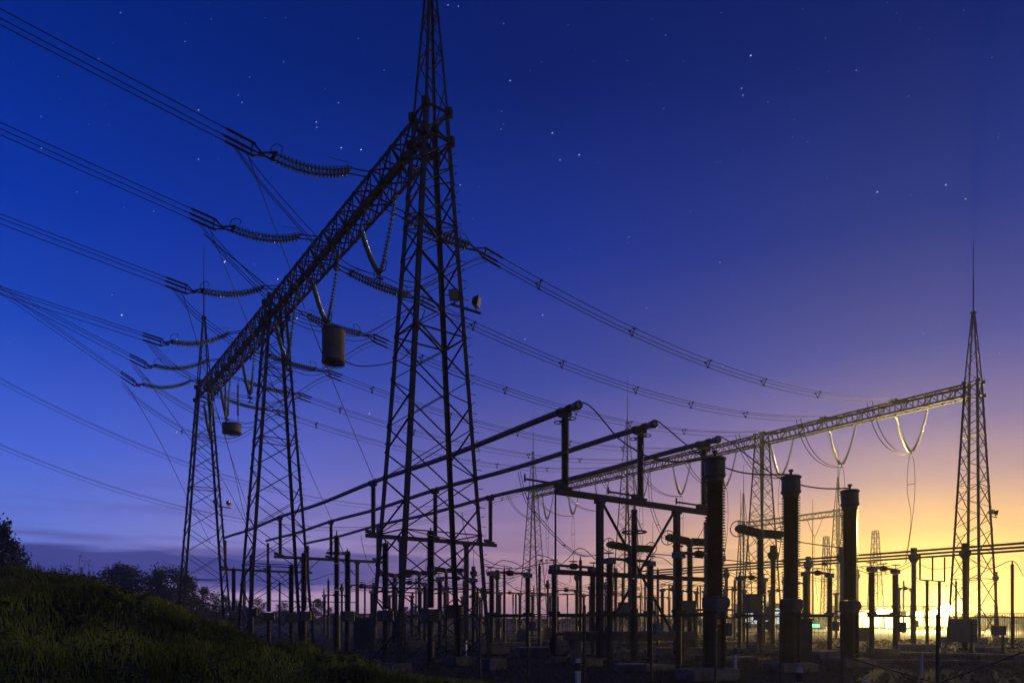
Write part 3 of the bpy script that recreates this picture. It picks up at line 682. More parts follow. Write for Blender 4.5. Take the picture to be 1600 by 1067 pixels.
for i, t in enumerate(FR):
    root = thing('support_frame', TB(t, 4.2, 0), fl_[i], 'frame', 'busbar support frames')
    zb = 7.15
    mb = MB(); mb.bbox(TB(t, 4.45, zb-.12), (9.9, .24, .24), W); mb.build('crossbeam', 'steel', root)
    cs = (1.95, 6.9)
    for s in cs:
        mb = MB(); mb.bbox(TB(t, s, (zb-.24)/2+.1), (.26,.26,zb-.44), W); mb.box(TB(t, s, zb-.31), (.42,.3,.14), W); mb.box(TB(t, s, .06), (.6,.6,.12), W); mb.build('column', 'steel', root)
    if i == 0:
        mb = MB(); mb.bar(TB(t-.02, cs[0]+.15, zb-.35), TB(t-.02, cs[1]-.15, 1.0), .12, .06); mb.bar(TB(t+.08, cs[1]-.15, zb-.35), TB(t+.08, cs[0]+.15, 1.0), .12, .06); mb.build('brace', 'steel', root)
        mb = MB(); mb.bbox(TB(t-.2, 3.9, 3.75), (9.8, .2, .2), W); mb.build('lower_rail', 'steel', root)
        for s in (-.2, 4.3, 8.7):
            mb = MB(); mb.bar(TB(t-.1, s-1.9, zb+.16), TB(t-.1, s+.1, zb+.16), .07); mb.tube(TB(t-.1, s-1.95, zb+.05), TB(t-.1, s-1.95, zb+.35), .04, n=6); mb.build('operating_rod', 'steel', root)
    else:
        for s, sg_ in ((cs[0], 1), (cs[1], -1)): MB().bar(TB(t, s, zb-1.6), TB(t, s+1.4*sg_, zb-.24), .09, .05).build('brace', 'steel', root)
    for s in cs: MB().box(TB(t, s, .05), (.9,.9,.3), W).build('footing', 'conc', root)
    for k in range(3):
        s = SPC*k; root = thing('post_insulator', TB(t, s, zb), plab[i][k], 'insulator', 'ribbed posts carrying the busbar tubes')
        mb = MB(); mb.box(TB(t, s, zb+.05), (.5,.34,.1), W); mb.box(TB(t, s-.35, zb+.14), (.3,.2,.2), W); mb.build('base_plate', 'steel', root)
        stack(root, TB(t, s, zb+.1), HZ-.3-zb-.1, r=.17)
        if i == 0:
            mb = MB()
            for dd in (-.0,):
                mb.ring(TB(t-.35, s, HZ-.42), V(0,0,1), .22, .022, 20); mb.ring(TB(t+.35, s, HZ-.42), V(0,0,1), .22, .022, 20); mb.bar(TB(t-.35, s, HZ-.42), TB(t+.35, s, HZ-.42), .05)
            mb.build('grading_ring', 'steel', root)

# ------------------------------------------------------------ switchgear prototypes (local, X = across the gantries)
PROTO = V(0, 0, 0)
def proto(name, cat, group): 
    o = thing(name, (0,0,0), None, cat, group); o['_used'] = 0; return o
def place(p, px, d, label, sc=1.0, scz=None, rz=AW, z=0, group=None):
    """first placement moves the prototype, later ones copy it"""
    loc = at(px, d, z)
    if p.get('_used', 1) == 0:
        for ch in (): pass
        p['_used'] = 1; PL.append((p, loc, rz, label, sc, scz, group)); return p
    r = dup(p, loc, rz, label, group, sc, scz)
    if '_used' in r: del r['_used']
    return r
PL = []
def finish():
    for p, loc, rz, label, sc, scz, group in PL:
        p.location = loc; p.rotation_euler = (0, 0, rz); p.scale = (sc, sc, scz or sc); tag(p, label, None, group)
        if '_used' in p: del p['_used']

# current transformer, 7.05 m
ct = proto('current_transformer', 'transformer', 'current transformers at the end of the busbar tubes')
mb = MB()
mb.box((0,0,1.2), (.34,.30,1.9))
for x, y in ((-.2,-.2),(.2,-.2),(.2,.2),(-.2,.2)): mb.bar((x,y,.3), (x,y,2.15), .10)
for z in (.45, 1.1, 2.1): 
    for a, b in (((-.2,-.2),(.2,-.2)), ((.2,-.2),(.2,.2)), ((.2,.2),(-.2,.2)), ((-.2,.2),(-.2,-.2))): mb.bar((*a,z), (*b,z), .06)
mb.build('pedestal', 'steel', ct)
mb = MB(); mb.tube((.46,0,.2), (.46,0,2.2), .06, n=8); mb.build('side_post', 'steel', ct)
MB().bbox((0,0,.1), (1.1,1.1,.42), b=.03).build('footing', 'conc', ct)
mb = MB(); mb.bbox((0,0,2.38), (.62,.6,.42), b=.05); mb.box((0,0,2.16), (.95,.7,.06)); mb.build('tank', 'bluep', ct)
mb = MB(); mb.lathe((.25,0,2.42), (1,0,-.18), [(.21,0), (.22,.12), (.22,.26), (.17,.34), (.08,.38)], 16); mb.build('terminal_box', 'bluep', ct, True)
mb = MB(); mb.path(catmul([(.5,0,2.3), (.56,0,2.0), (.42,0,1.8), (.2,.05,1.9)]), .02, 5); mb.build('cable', 'black', ct)
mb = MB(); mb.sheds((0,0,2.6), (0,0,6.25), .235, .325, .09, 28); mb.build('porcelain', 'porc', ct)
mb = MB(); mb.lathe((0,0,6.22), (0,0,1), [(.26,0), (.285,.02), (.285,.12), (.33,.15), (.35,.18), (.35,.24), (.325,.27), (.325,.66), (.35,.68), (.36,.70), (.36,.75), (.30,.79)], 28); mb.build('head', 'bluep', ct)
mb = MB(); mb.tube((0,0,7.0), (0,0,7.2), .045, n=8); mb.box((0,0,7.2), (.12,.12,.08)); mb.build('terminal', 'steel', ct)
# instrument transformer with a box, 5.45 m
vt = proto('voltage_transformer', 'transformer', 'slim transformers with box shaped bases')
mb = MB(); mb.tube((0,0,.1), (0,0,1.75), .13, n=10); mb.box((0,0,.1), (.4,.4,.1)); mb.build('pedestal', 'steel', vt)
mb = MB(); mb.bbox((0,0,2.0), (.62,.5,.5), b=.04); mb.bbox((.38,0,2.08), (.24,.3,.28), b=.03); mb.build('tank', 'bluep', vt)
for z0_, z1_ in ((2.3, 3.75), (3.85, 5.2)): MB().sheds((0,0,z0_), (0,0,z1_), .12, .175, .06, 14).build('porcelain', 'porc', vt)
MB().tube((0,0,3.75), (0,0,3.87), .15, n=12).build('metal_cap', 'steel', vt)
mb = MB(); mb.tube((0,0,5.2), (0,0,5.32), .16, .12, n=12); mb.tube((0,0,5.3), (0,0,5.45), .03, n=6); mb.build('metal_cap', 'steel', vt)
# slim pole insulator on a stand, 5.7 m
sp = proto('pole_insulator', 'insulator', 'slim pole insulators carrying drooping wires')
mb = MB(); mb.tube((0,0,.05), (0,0,2.3), .10, n=10); mb.box((0,0,.1), (.4,.4,.1)); mb.build('pedestal', 'steel', sp)
mb = MB(); mb.sheds((0,0,2.3), (0,0,5.5), .075, .12, .07, 10); mb.build('porcelain', 'porc', sp)
mb = MB(); mb.tube((0,0,5.48), (0,0,5.75), .05, .03, n=6); mb.build('cap', 'steel', sp)
# two column disconnector, 4.35 m
ds = proto('disconnector', 'switch', 'two column disconnectors in rows')
for x in (-1.2, 1.2): mb = MB(); mb.tube((x,0,.05), (x,0,1.95), .12, n=10); mb.box((x,0,.1), (.5,.5,.14)); mb.build('stand', 'steel', ds)
mb = MB(); mb.bbox((0,0,2.03), (2.9,.22,.16)); mb.box((-1.2,0,2.15), (.4,.36,.1)); mb.box((1.2,0,2.15), (.4,.36,.1)); mb.bar((-1.1,.16,2.06), (1.1,.16,2.06), .05); mb.build('base_beam', 'steel', ds)
for x in (-1.2, 1.2):
    mb = MB(); mb.sheds((x,0,2.2), (x,0,4.1), .12, .185, .062, 14); mb.build('porcelain', 'porc', ds)
mb = MB(); mb.tube((-1.2,0,4.32), (1.2,0,4.32), .062, n=10); mb.box((-1.2,0,4.22), (.42,.3,.22)); mb.box((1.2,0,4.22), (.42,.3,.22)); mb.build('switch_blade', 'alu', ds)
MB().lathe((-.02,0,4.32), (1,0,0), [(.1,-.22),(.15,-.12),(.15,.12),(.1,.22)], 12).build('contact', 'steel', ds)
for x in (-1.25, -.05, 1.25):
    mb = MB(); mb.ring((x,0,4.55), (0,0,1), .19, .024, 18, 4); mb.bar((x,0,4.3), (x,0,4.55), .03); mb.bar((x-.19,0,4.55), (x+.19,0,4.55), .03); mb.build('contact_ring', 'steel', ds)
mb = MB(); mb.bbox((1.25,-.32,1.45), (.36,.26,.5), b=.03); mb.build('drive_box', 'paint', ds)
# T shaped circuit breaker, 6.5 m
cb = proto('circuit_breaker', 'circuit breaker', 'T shaped circuit breakers')
mb = MB(); mb.tube((0,0,.05), (0,0,2.5), .16, n=12); mb.box((0,0,.1), (.8,.8,.2)); mb.bar((-.35,0,.2), (0,0,1.5), .08); mb.bar((.35,0,.2), (0,0,1.5), .08); mb.build('pedestal', 'steel', cb)
mb = MB(); mb.bbox((0,-.1,2.15), (.8,.55,.75), b=.04); mb.build('drive_cabinet', 'paint', cb)
mb = MB(); mb.sheds((0,0,2.6), (0,0,6.15), .145, .215, .065, 16); mb.build('porcelain', 'porc', cb)
mb = MB(); mb.bbox((0,0,6.42), (.4,.34,.5), b=.06); mb.build('head', 'bluep', cb)
for x in (-1, 1):
    mb = MB(); mb.sheds((x*.2,0,6.5), (x*1.85,0,6.62 if x < 0 else 6.55), .17, .245, .065, 16); mb.build('arm_porcelain', 'porc', cb)
for x in (-1, 1): MB().lathe((x*1.85,0,6.6), (x,0,0), [(.17,0), (.17,.2), (.1,.27)], 12).build('arm_cap', 'bluep', cb)
mb = MB(); mb.ring((-1.98,0,6.6), (1,.25,0), .42, .028, 24, 5); mb.bar((-1.98,0,6.18), (-1.98,0,7.02), .03); mb.build('grading_ring', 'steel', cb); mb = MB(); mb.ring((1.98,0,6.6), (1,.25,0), .42, .028, 24, 5); mb.bar((1.98,0,6.18), (1.98,0,7.02), .03); mb.build('grading_ring', 'steel', cb)
# surge arrester with a large ring, 6.3 m
sa = proto('surge_arrester', 'arrester', 'surge arresters with wide grading rings')
mb = MB(); mb.tube((0,0,.05), (0,0,2.2), .16, n=12); mb.box((0,0,.1), (.7,.7,.2)); mb.build('pedestal', 'steel', sa)
for z in (2.25, 3.6, 4.95): MB().sheds((0,0,z), (0,0,z+1.22), .10, .155, .06, 14).build('porcelain', 'porc', sa)
for z in (2.2, 3.5, 4.85): MB().tube((0,0,z), (0,0,z+.1), .13, n=12).build('metal_cap', 'steel', sa)
mb = MB(); mb.tube((0,0,6.15), (0,0,6.25), .13, n=12); mb.tube((0,0,6.2), (0,0,6.5), .03, n=6); mb.build('metal_cap', 'steel', sa)
mb = MB(); mb.ring((0,0,5.35), (0,0,1), .48, .035, 28, 6)
for a in (.4, 2.5, 4.6): mb.bar((math.cos(a)*.48, math.sin(a)*.48, 5.35), (0,0,6.2), .025)
mb.build('grading_ring', 'steel', sa)
# simple post with flared clamp (carries the low tubes), 6.1 m
lp = proto('low_busbar_post', 'insulator', 'posts with flared heads under the low tubes')
mb = MB(); mb.tube((0,0,.05), (0,0,2.3), .13, n=10); mb.box((0,0,.1), (.5,.5,.14)); mb.build('pedestal', 'steel', lp)
mb = MB(); mb.sheds((0,0,2.3), (0,0,5.3), .12, .18, .065, 14); mb.build('porcelain', 'porc', lp)
mb = MB(); mb.lathe((0,0,5.25), (0,0,1), [(.14,0), (.16,.1), (.30,.32), (.32,.55), (.2,.62), (.18,.68), (.18,1.0)], 14); mb.build('clamp_head', 'bluep', lp)

# ------------------------------------------------------------ placements
place(ct, 1117, 21.8, 'left and largest of the three tall current transformers')
place(ct, 1236, 24.6, 'middle one of the three tall current transformers, beside a pale cabinet')
place(ct, 1328, 27.3, 'right one of the three tall current transformers, against the bright lamps')
place(vt, 673, 26.9, 'slim transformer with a box base, seen inside the nearest tower')
place(vt, 602, 31.2, 'slim transformer partly behind the left leg of the nearest tower')
place(vt, 543, 35.0, 'slim transformer with a box base, between the nearest tower and a thin pole')
place(vt, 475, 36.0, 'slim transformer by the right leg of the middle tower')
place(vt, 455, 41.0, 'slim transformer with a low box, inside the middle tower at its right', scz=.95)
place(vt, 420, 44.0, 'slim transformer with a low box, in the centre of the middle tower')
place(vt, 393, 44.0, 'slim transformer by the left leg of the middle tower', scz=1.12)
place(vt, 365, 50.7, 'slim transformer between the far left tower and the middle tower', scz=1.05)
place(sa, 991, 27.5, 'surge arrester whose wide ring hangs inside the X braced frame')
place(sa, 1104, 31.0, 'surge arrester half hidden behind the left current transformer')
place(sa, 526, 32.5, 'thin tall surge arrester left of the nearest tower', scz=.93)
place(cb, 985, 45.0, 'T shaped circuit breaker inside the X braced frame')
place(cb, 1078, 41.2, 'T shaped circuit breaker left of the left current transformer')
place(cb, 1188, 37.2, 'T shaped circuit breaker between the left and middle current transformers')
place(cb, 697, 66.0, 'small T shaped circuit breaker seen at the right inside the nearest tower')
place(cb, 655, 70.0, 'small T shaped circuit breaker seen between the legs of the nearest tower')
place(cb, 617, 74.0, 'small T shaped circuit breaker seen at the left inside the nearest tower')
D1 = [(797, 36.7, 'disconnector right of the nearest tower, left one of the front row'), (897, 32.1, 'disconnector left of the X braced frame, second in the front row'),
      (985, 28.6, 'disconnector crossing the X braced frame, third in the front row'), (1093, 26.0, 'disconnector behind the left current transformer, fourth in the front row'),
      (714, 41.5, 'disconnector seen through the right half of the nearest tower'), (640, 47.0, 'disconnector seen through the left half of the nearest tower'),
      (797, 66.0, 'small rear disconnector below the left one of the front row'), (885, 60.0, 'small rear disconnector just left of the tall thin mast base'),
      (925, 74.0, 'very small disconnector left of the X braced frame'), (960, 68.0, 'very small disconnector seen inside the X braced frame'),
      (600, 62.0, 'small disconnector left behind the nearest tower'), (736, 78.0, 'very small disconnector behind the right leg of the nearest tower'),
      (1381, 33.5, 'disconnector against the bright lamps, right of the right current transformer'), (1278, 36.7, 'disconnector between the middle and right current transformers'),
      (1175, 40.7, 'disconnector low between the left and middle current transformers'), (1075, 62.0, 'small disconnector behind the right column of the X braced frame'), (1035, 80.0, 'very small disconnector right of the surge arrester ring')]
for px, d, lb in D1: place(ds, px, d, lb)
SPs = [(788, 46.0, 'slim pole insulator right of the nearest tower, left one of the peaked row'), (843, 42.2, 'slim pole insulator second in the peaked row right of the nearest tower'),
       (907, 38.2, 'slim pole insulator just left of the X braced frame'), (1028, 46.5, 'slim pole insulator near the right column of the X braced frame'),
       (1582, 41.0, 'slim pole insulator at the right edge of the picture'), (437, 62, 'slim pole insulator low behind the middle tower'),
       (513, 58, 'slim pole insulator left of the slim transformer with a box'), (558, 70, 'slim pole insulator above the pale left cabinet'),
       (570, 66, 'slim pole insulator right above the pale left cabinet'), (973, 52, 'slim pole insulator inside the left half of the X braced frame'),
       (1008, 60, 'slim pole insulator inside the right half of the X braced frame'), (1148, 58, 'slim pole insulator right behind the left current transformer'),
       (1494, 60, 'slim pole insulator left of the rightmost tower base')]
for px, d, lb in SPs: place(sp, px, d, lb, scz=.93)
LPs = [(1428, 42.5, 'flared post under the low tubes, amid the bright lamps'), (1508, 39.8, 'flared post under the low tubes, inside the rightmost tower'),
       (1263, 48.5, 'flared post under the low tubes, left of the right current transformer'), (1208, 41.0, 'flared post left of the middle current transformer'),
       (1135, 58.0, 'flared post under the low tubes, right of the left current transformer'), (1316, 42.0, 'flared post half behind the right current transformer'),
       (777, 60, 'flared post right of the nearest tower, left of the peaked row'), (902, 62, 'flared post left of the X braced frame, small'),
       (740, 56, 'flared post just behind the right leg of the nearest tower'), (962, 58, 'small flared post inside the X braced frame')]
for px, d, lb in LPs: place(lp, px, d, lb, scz=1.0 if px > 1200 else .98)
RW = [(506,84,919), (534,80,912), (583,76,908), (650,72,900), (668,90,922), (700,84,914), (724,70,903), (753,88,918), (806,92,926), (834,78,915), (856,70,906), (872,96,930), (921,88,922), (946,74,909), (1001,92,924), (1019,76,908), (1052,86,914), (1090,90,915), (1158,84,905), (1225,82,900), (1242,72,893), (1298,88,898), (1340,76,890), (1412,84,905), (1530,74,900), (1556,66,893)]
for i, (px, d, py) in enumerate(RW):
    nm = ['first','second','third','fourth','fifth','sixth','seventh','eighth','ninth','tenth','eleventh','twelfth','thirteenth','fourteenth','fifteenth','sixteenth','seventeenth','eighteenth','nineteenth','twentieth','twenty first','twenty second','twenty third','twenty fourth','twenty fifth','last'][i]
    p_, h_ = ((sp, 5.75), (lp, 6.25), (vt, 5.45))[i % 3]
    place(p_, px, d, 'small post of the rearmost row of switchgear, %s from the left' % nm, scz=hz(py, d)/h_, sc=.9, group='posts of the rearmost row')
finish()
ORD = ['first','second','third','fourth','fifth','sixth','seventh','eighth','ninth','tenth','eleventh','twelfth','thirteenth','fourteenth','fifteenth','last']
for i, (px, d) in enumerate(((524,72),(566,58),(626,66),(676,58),(712,72),(762,58),(846,72),(938,62),(1000,70),(1050,58),(1112,70),(1148,52),(1216,60),(1246,54),(1318,60),(1415,56))):
    place(ds, px, d, 'small disconnector of the middle distance, %s from the left' % ORD[i], scz=(1.0, 1.08, .94)[i % 3], group='small disconnectors of the middle distance')
finish()
for i, (pa, ya, pb, yb, d, sg_) in enumerate(((506,922,583,910,78,9), (534,914,620,905,74,12), (583,906,668,900,70,10), (650,903,753,905,66,14), (700,912,806,905,62,12), (760,896,843,880,50,14), (806,920,921,918,80,12), (856,904,946,905,68,14), (921,918,1019,912,82,10), (946,908,1052,910,70,12), (1019,905,1130,900,72,14), (1135,895,1225,898,62,12), (1158,905,1242,898,74,10), (1242,895,1340,888,60,16), (1340,890,1428,880,50,12), (1428,905,1530,900,66,14))):
    mb = MB()
    for dz in (0, .25): mb.path(catmul([pp(pa,ya,d)+V(0,0,dz), pp((pa*3+pb)/4, (ya*3+yb)/4+sg_*.75, d)+V(0,0,dz), pp((pa+pb)/2, (ya+yb)/2+sg_, d)+V(0,0,dz*.6), pp((pa+3*pb)/4, (ya+3*yb)/4+sg_*.75, d)+V(0,0,dz), pp(pb,yb,d)+V(0,0,dz)], 6), .03, 4)
    mb.bar(pp((pa+pb)/2, (ya+yb)/2+sg_, d), pp((pa+pb)/2, (ya+yb)/2+sg_, d)+V(0,0,.15), .04); mb.bar(pp(pa,ya,d), pp(pa,ya,d)+V(0,0,.25), .04)
    single('slack_cable', mb, 'cable', 'pair of slack wires sagging low between rear posts, %s from the left' % ORD[i], 'cable', 'slack wires low between the rear posts', base=pp(pa,ya,d))
for i, (px, d, py, lb) in enumerate(((936, 150, 800, 'faint distant lightning mast left of the X braced frame column'), (1020, 170, 815, 'faint distant lightning mast inside the right half of the X braced frame'), (1157, 160, 765, 'faint distant lightning mast between the left and middle current transformers'), (1270, 150, 780, 'faint distant lightning mast between the middle and right current transformers'), (740, 165, 860, 'faint distant lightning mast behind the right leg of the nearest tower'))):
    c = at(px, d); h = hz(py, d); root = thing('lightning_mast', c, lb, 'mast', 'faint lightning masts beyond the yard'); MB().tube(c, c+V(0,0,h*.55), .28, .16, 8).build('pole', 'steel2', root); MB().tube(c+V(0,0,h*.55), c+V(0,0,h), .12, .04, 6).build('rod', 'steel2', root)
for k, (pa, ya, pb, yb, d, zt) in enumerate(((560,917,772,921,58,.07), (590,924,700,927,66,.06), (775,925,1000,931,84,.07), (1030,913,1160,917,80,.06), (420,938,560,941,90,.06))):
    p, q = pp(pa, ya, d), pp(pb, yb, d*.985)
    root = thing('cross_bar', p, ['long level tube seen low through the nearest tower', 'shorter level tube just below the long one in the nearest tower', 'thin level tube low behind the front disconnectors', 'thin level tube either side of the left current transformer', 'thin level tube low in the mist right of the middle tower'][k], 'busbar', 'level tubes in the middle distance')
    mb = MB(); mb.tube(p, q, zt, n=8); mb.build('tube', 'alu', root, True)
    for f in (.12, .5, .88): c = p+(q-p)*f; mb = MB(); mb.sheds(V(c.x,c.y,c.z-1.6), c, .08, .13, .08, 8); mb.tube(V(c.x,c.y,0), V(c.x,c.y,c.z-1.6), .08, n=6); mb.build('post', 'steel', root)

# low tubes on the right: three, rising to the right edge
LB0 = at(1428, 42.5, 0)
for k, (dz, ds_) in enumerate(((6.05, 0), (6.0, 1.9), (5.95, 3.8))):
    p = LB0+W*ds_-U*22+V(0,0,dz); q = LB0+W*ds_+U*24+V(0,0,dz)
    root = thing('low_busbar', p, ['uppermost of the three low tubes running behind the current transformers to the right edge', 'middle one of the three low tubes running behind the current transformers', 'lowest of the three low tubes running behind the current transformers'][k], 'busbar', 'low tubes')
    mb = MB(); mb.tube(p, q, .07, n=10); mb.build('tube', 'alu', root, True)
    mb = MB(); mb.box(p+(q-p)*.35, (.3,.2,.24), U); mb.box(p+(q-p)*.65, (.3,.2,.24), U); mb.build('clamp', 'steel', root)
# rectangular hanging frame on two posts
root = thing('earthing_frame', at(1459, 43, 0), 'thin rectangular frame on two posts, left of the rightmost tower', 'frame')
mb = MB(); c = at(1459, 43); z0_, z1_ = hz(907, 43), hz(868, 43)
a_, b_ = c-W*1.9, c+W*1.6
for p, q in (((a_, z0_), (b_, z0_)), ((a_, z0_), (a_, z1_)), ((b_, z0_), (b_, z1_)), (((a_+b_)/2, z0_), ((a_+b_)/2, z1_))): mb.bar(p[0]+V(0,0,p[1]), q[0]+V(0,0,q[1]), .07)
mb.build('rectangle', 'steel', root)
for f in (.28, .78): MB().bar(a_+(b_-a_)*f, a_+(b_-a_)*f+V(0,0,z0_), .13).build('post', 'steel', root)
# tall thin mast near the first frame
root = thing('thin_mast', at(868, 29), 'tall thin mast rising left of the X braced frame', 'mast')
MB().tube(at(868, 29), at(868, 29, hz(752, 29)), .06, .035, 8).build('pole', 'steel', root); MB().box(at(868, 29, .1), (.5,.5,.3)).build('footing', 'conc', root)

# ------------------------------------------------------------ loose cables
def cable(pts, label, r=.022, name='slack_cable', group=None, n=10, m='cable', two=None):
    pts = [Vector(p) for p in pts]
    if two:
        root = thing(name, pts[0], label, 'cable', group)
        for sg_ in (-1, 1): MB().path(catmul([p+two*sg_ for p in pts], n), r, 4).build('wire', m, root)
        mb = MB(); q = catmul(pts, n)
        for f in (.3, .6): c = q[int(len(q)*f)]; mb.bar(c-two*1.1, c+two*1.1, .05)
        mb.build('spacer', 'steel', root)
    else:
        mb = MB(); mb.path(catmul(pts, n), r, 5)
        single(name, mb, m, label, 'cable', group, True, base=pts[0])
gC = 'slack cables between busbars and equipment'
cable([pp(902,634,27.5), pp(912,629,27.3), pp(930,642,26.6), pp(965,683,25.0), pp(995,704,24), pp(1021,716,23), pp(1060,721,22.4), pp(1117,714,21.8)], 'cable curving from the uppermost busbar tube to the left current transformer', .028, group=gC)
cable([pp(1018,660,31.0), pp(1026,657,30.8), pp(1042,669,30), pp(1074,696,28.5), pp(1094,710,27.5), pp(1135,731,26.4), pp(1175,740,25.4), pp(1236,741,24.6)], 'cable curving from the middle busbar tube to the middle current transformer', .028, group=gC)
cable([pp(1115,686,33.0), pp(1124,682,33), pp(1140,690,32), pp(1165,709,31), pp(1210,742,29.5), pp(1250,757,28.5), pp(1290,763,27.9), pp(1328,762,27.3)], 'cable curving from the lowest busbar tube to the right current transformer', .028, group=gC)
y1_, y2_, y3_ = G(4.5,-5.3,19.3), G(10.5,-5.3,19.2), G(16.6,-5.3,18.7)
cable([y1_, y1_+(TB(18.8,0,10.6)-y1_)*.5-V(0,0,.35), TB(18.8,0,10.6)], 'long straight wire from the top left line down to the uppermost busbar tube', .02, group=gC)
cable([y2_, y2_+(TB(37.1,SPC,10.6)-y2_)*.5-V(0,0,.35), TB(37.1,SPC,10.6)], 'long straight wire from the second left line down to the middle busbar tube', .02, group=gC)
cable([y3_, y3_+(TB(45,0,10.5)-y3_)*.5-V(0,0,.35), TB(45,0,10.5)], 'long straight wire from the third left line down beside the middle tower', .02, group=gC)
q6 = G(35.3,-5.5,18.9); q5 = G(30.0,-5.5,18.7); q4 = G(24.0,-5.5,18.4)
cable([q6, pp(250,690,50), pp(288,768,56), pp(330,850,58)], 'wire falling from the lowest left line to the left of the far left tower', .02, group=gC)
cable([q5, pp(300,690,50), pp(345,745,54), pp(400,850,58)], 'wire falling from the fifth left line across the far left tower', .02, group=gC)
cable([q4, pp(336,640,48), pp(384,812,52)], 'wire falling from the fourth left line between the far left and middle towers', .02, group=gC)
cable([pp(811,737,32.4), pp(822,780,32.2), pp(840,806,32.1), pp(868,838,32), pp(890,858,32), pp(912,868,32), pp(940,866,33)], 'double cable sweeping from the middle busbar tube down to the X braced frame', .02, group=gC, two=U*.09)
cable([pp(1014,735,48), pp(1018,790,47), pp(1030,825,46), pp(1040,842,45)], 'double cable falling to the circuit breaker left of the left current transformer', .02, group=gC, two=U*.12)
cable([pp(722,800,38), pp(726,830,38), pp(742,862,38), pp(770,880,38), pp(800,886,37)], 'cable curving from the lowest busbar tube to the front disconnector row', .02, group=gC)
cable([pp(564,835,50), pp(566,850,50), pp(575,880,50), pp(592,907,50)], 'thin cable hanging from the lowest busbar tube left of the nearest tower', .02, group=gC)
# peaked wires of the slim poles
for k, (px, py, d, l_, r_) in enumerate(((788,875,46,(745,900),(830,893)), (843,867,42.2,(800,894),(890,889)), (907,857,38.2,(870,888),(950,893)), (1028,870,46.5,(985,890),(1070,898)))):
    cable([pp(*l_, d-1), pp((l_[0]+px)/2, (l_[1]+py)/2-1, d), pp(px-6, py+1, d), pp(px+6, py+1, d), pp((r_[0]+px)/2, (r_[1]+py)/2-3, d), pp(*r_, d+1)], 'peaked wire over the %s slim pole insulator right of the nearest tower' % ordn[k], .024, group='peaked wires over the slim poles')
cable([pp(757,884,40), pp(785,888,40), pp(815,887,39), pp(850,880,38), pp(868,878,36)], 'sagging wire joining the left disconnector to the thin mast', .024, group=gC)
cable([pp(790,908,60), pp(805,920,60), pp(820,923,60), pp(870,918,60), pp(930,926,60)], 'low sagging wire behind the front disconnector row', .03, group=gC)
cable([pp(1020,865,44), pp(1080,870,42), pp(1150,876,39.5), pp(1186,880,38)], 'straight thin conductor passing behind the left current transformer', .03, group=gC)
cable([pp(1245,846,46), pp(1280,851,45), pp(1312,855,43)], 'straight thin conductor between the middle and right current transformers', .035, group=gC)
cable([pp(1435,880,44), pp(1460,889,46), pp(1490,884,48), pp(1510,872,50)], 'thin sagging wire over the rectangular frame', .02, group=gC)
cable([pp(1510,868,42), pp(1545,888,41), pp(1582,876,41), pp(1600,900,42)], 'thin sagging wire at the right edge', .022, group=gC)
cable([pp(400,905,60), pp(440,912,60), pp(490,905,60), pp(515,897,60), pp(560,890,62)], 'thin slack wire low behind the middle tower', .025, group=gC)
# ------------------------------------------------------------ cabinets, blocks, fence, markers
def cabinet(px, d, w_, h_, z, label, m='paint', legs=False):
    c = at(px, d, z); root = thing('control_cabinet', c, label, 'cabinet', 'control cabinets')
    mb = MB(); mb.bbox(c+V(0,0,h_/2), (w_, w_*.55, h_), (.97,.24,0), .025); mb.build('body', m, root)
    mb = MB(); mb.bbox(c+V(0,-w_*.29,h_*.5), (w_*.86, .04, h_*.86), (.97,.24,0), .012); dr = mb.build('door', m, root)
    MB().box(c+V(w_*.3,-w_*.33,h_*.5), (.03,.03,.14)).build('handle', 'black', dr)
    mb = MB(); mb.bbox(c+V(0,0,h_+.03), (w_*1.1, w_*.66, .06), (.97,.24,0), .02); mb.build('roof', m, root)
    if z > .3:
        mb = MB()
        for sx in (-.4, .4): mb.bar((c.x+sx*w_, c.y, 0), (c.x+sx*w_, c.y, z), .08)
        mb.build('leg', 'steel', root)
cabinet(1256, 28.5, .62, 1.75, .05, 'tall pale cabinet beside the middle current transformer', 'paint')
cabinet(567, 40, 1.1, 1.75, .1, 'wide pale cabinet left of the nearest tower', 'paint')
cabinet(976, 46, .8, 1.0, 1.9, 'raised blue grey cabinet on legs, inside the X braced frame', 'bluep')
cabinet(1178, 36, .85, .95, 2.15, 'raised box cabinet between the left and middle current transformers', 'bluep')
cabinet(1076, 34, .7, .7, 2.0, 'raised cabinet at the right column of the X braced frame', 'bluep')
cabinet(708, 32, .8, .55, 1.9, 'raised cabinet seen at the right inside the nearest tower', 'bluep')
cabinet(625, 38, .7, .6, 1.5, 'raised cabinet seen at the left inside the nearest tower', 'paint')
cabinet(1347, 45, .9, .8, .4, 'low cabinet in front of the bright lamps', 'shed')
cabinet(817, 52, .8, 1.0, .0, 'small cabinet on the ground right of the nearest tower', 'paint')
cabinet(930, 48, .9, .9, .0, 'small cabinet on the ground left of the X braced frame', 'bluep')
cabinet(858, 60, .8, 1.0, .0, 'small cabinet on the ground behind the thin mast', 'paint')
def slab(name, c, sz, ax, label, cat, m='conc', group=None, bv=.03):
    mb = MB(); mb.bbox((0,0,sz[2]/2), sz, ax, bv); o = mb.build(name, m); o.location = c; return tag(o, label, cat, group)
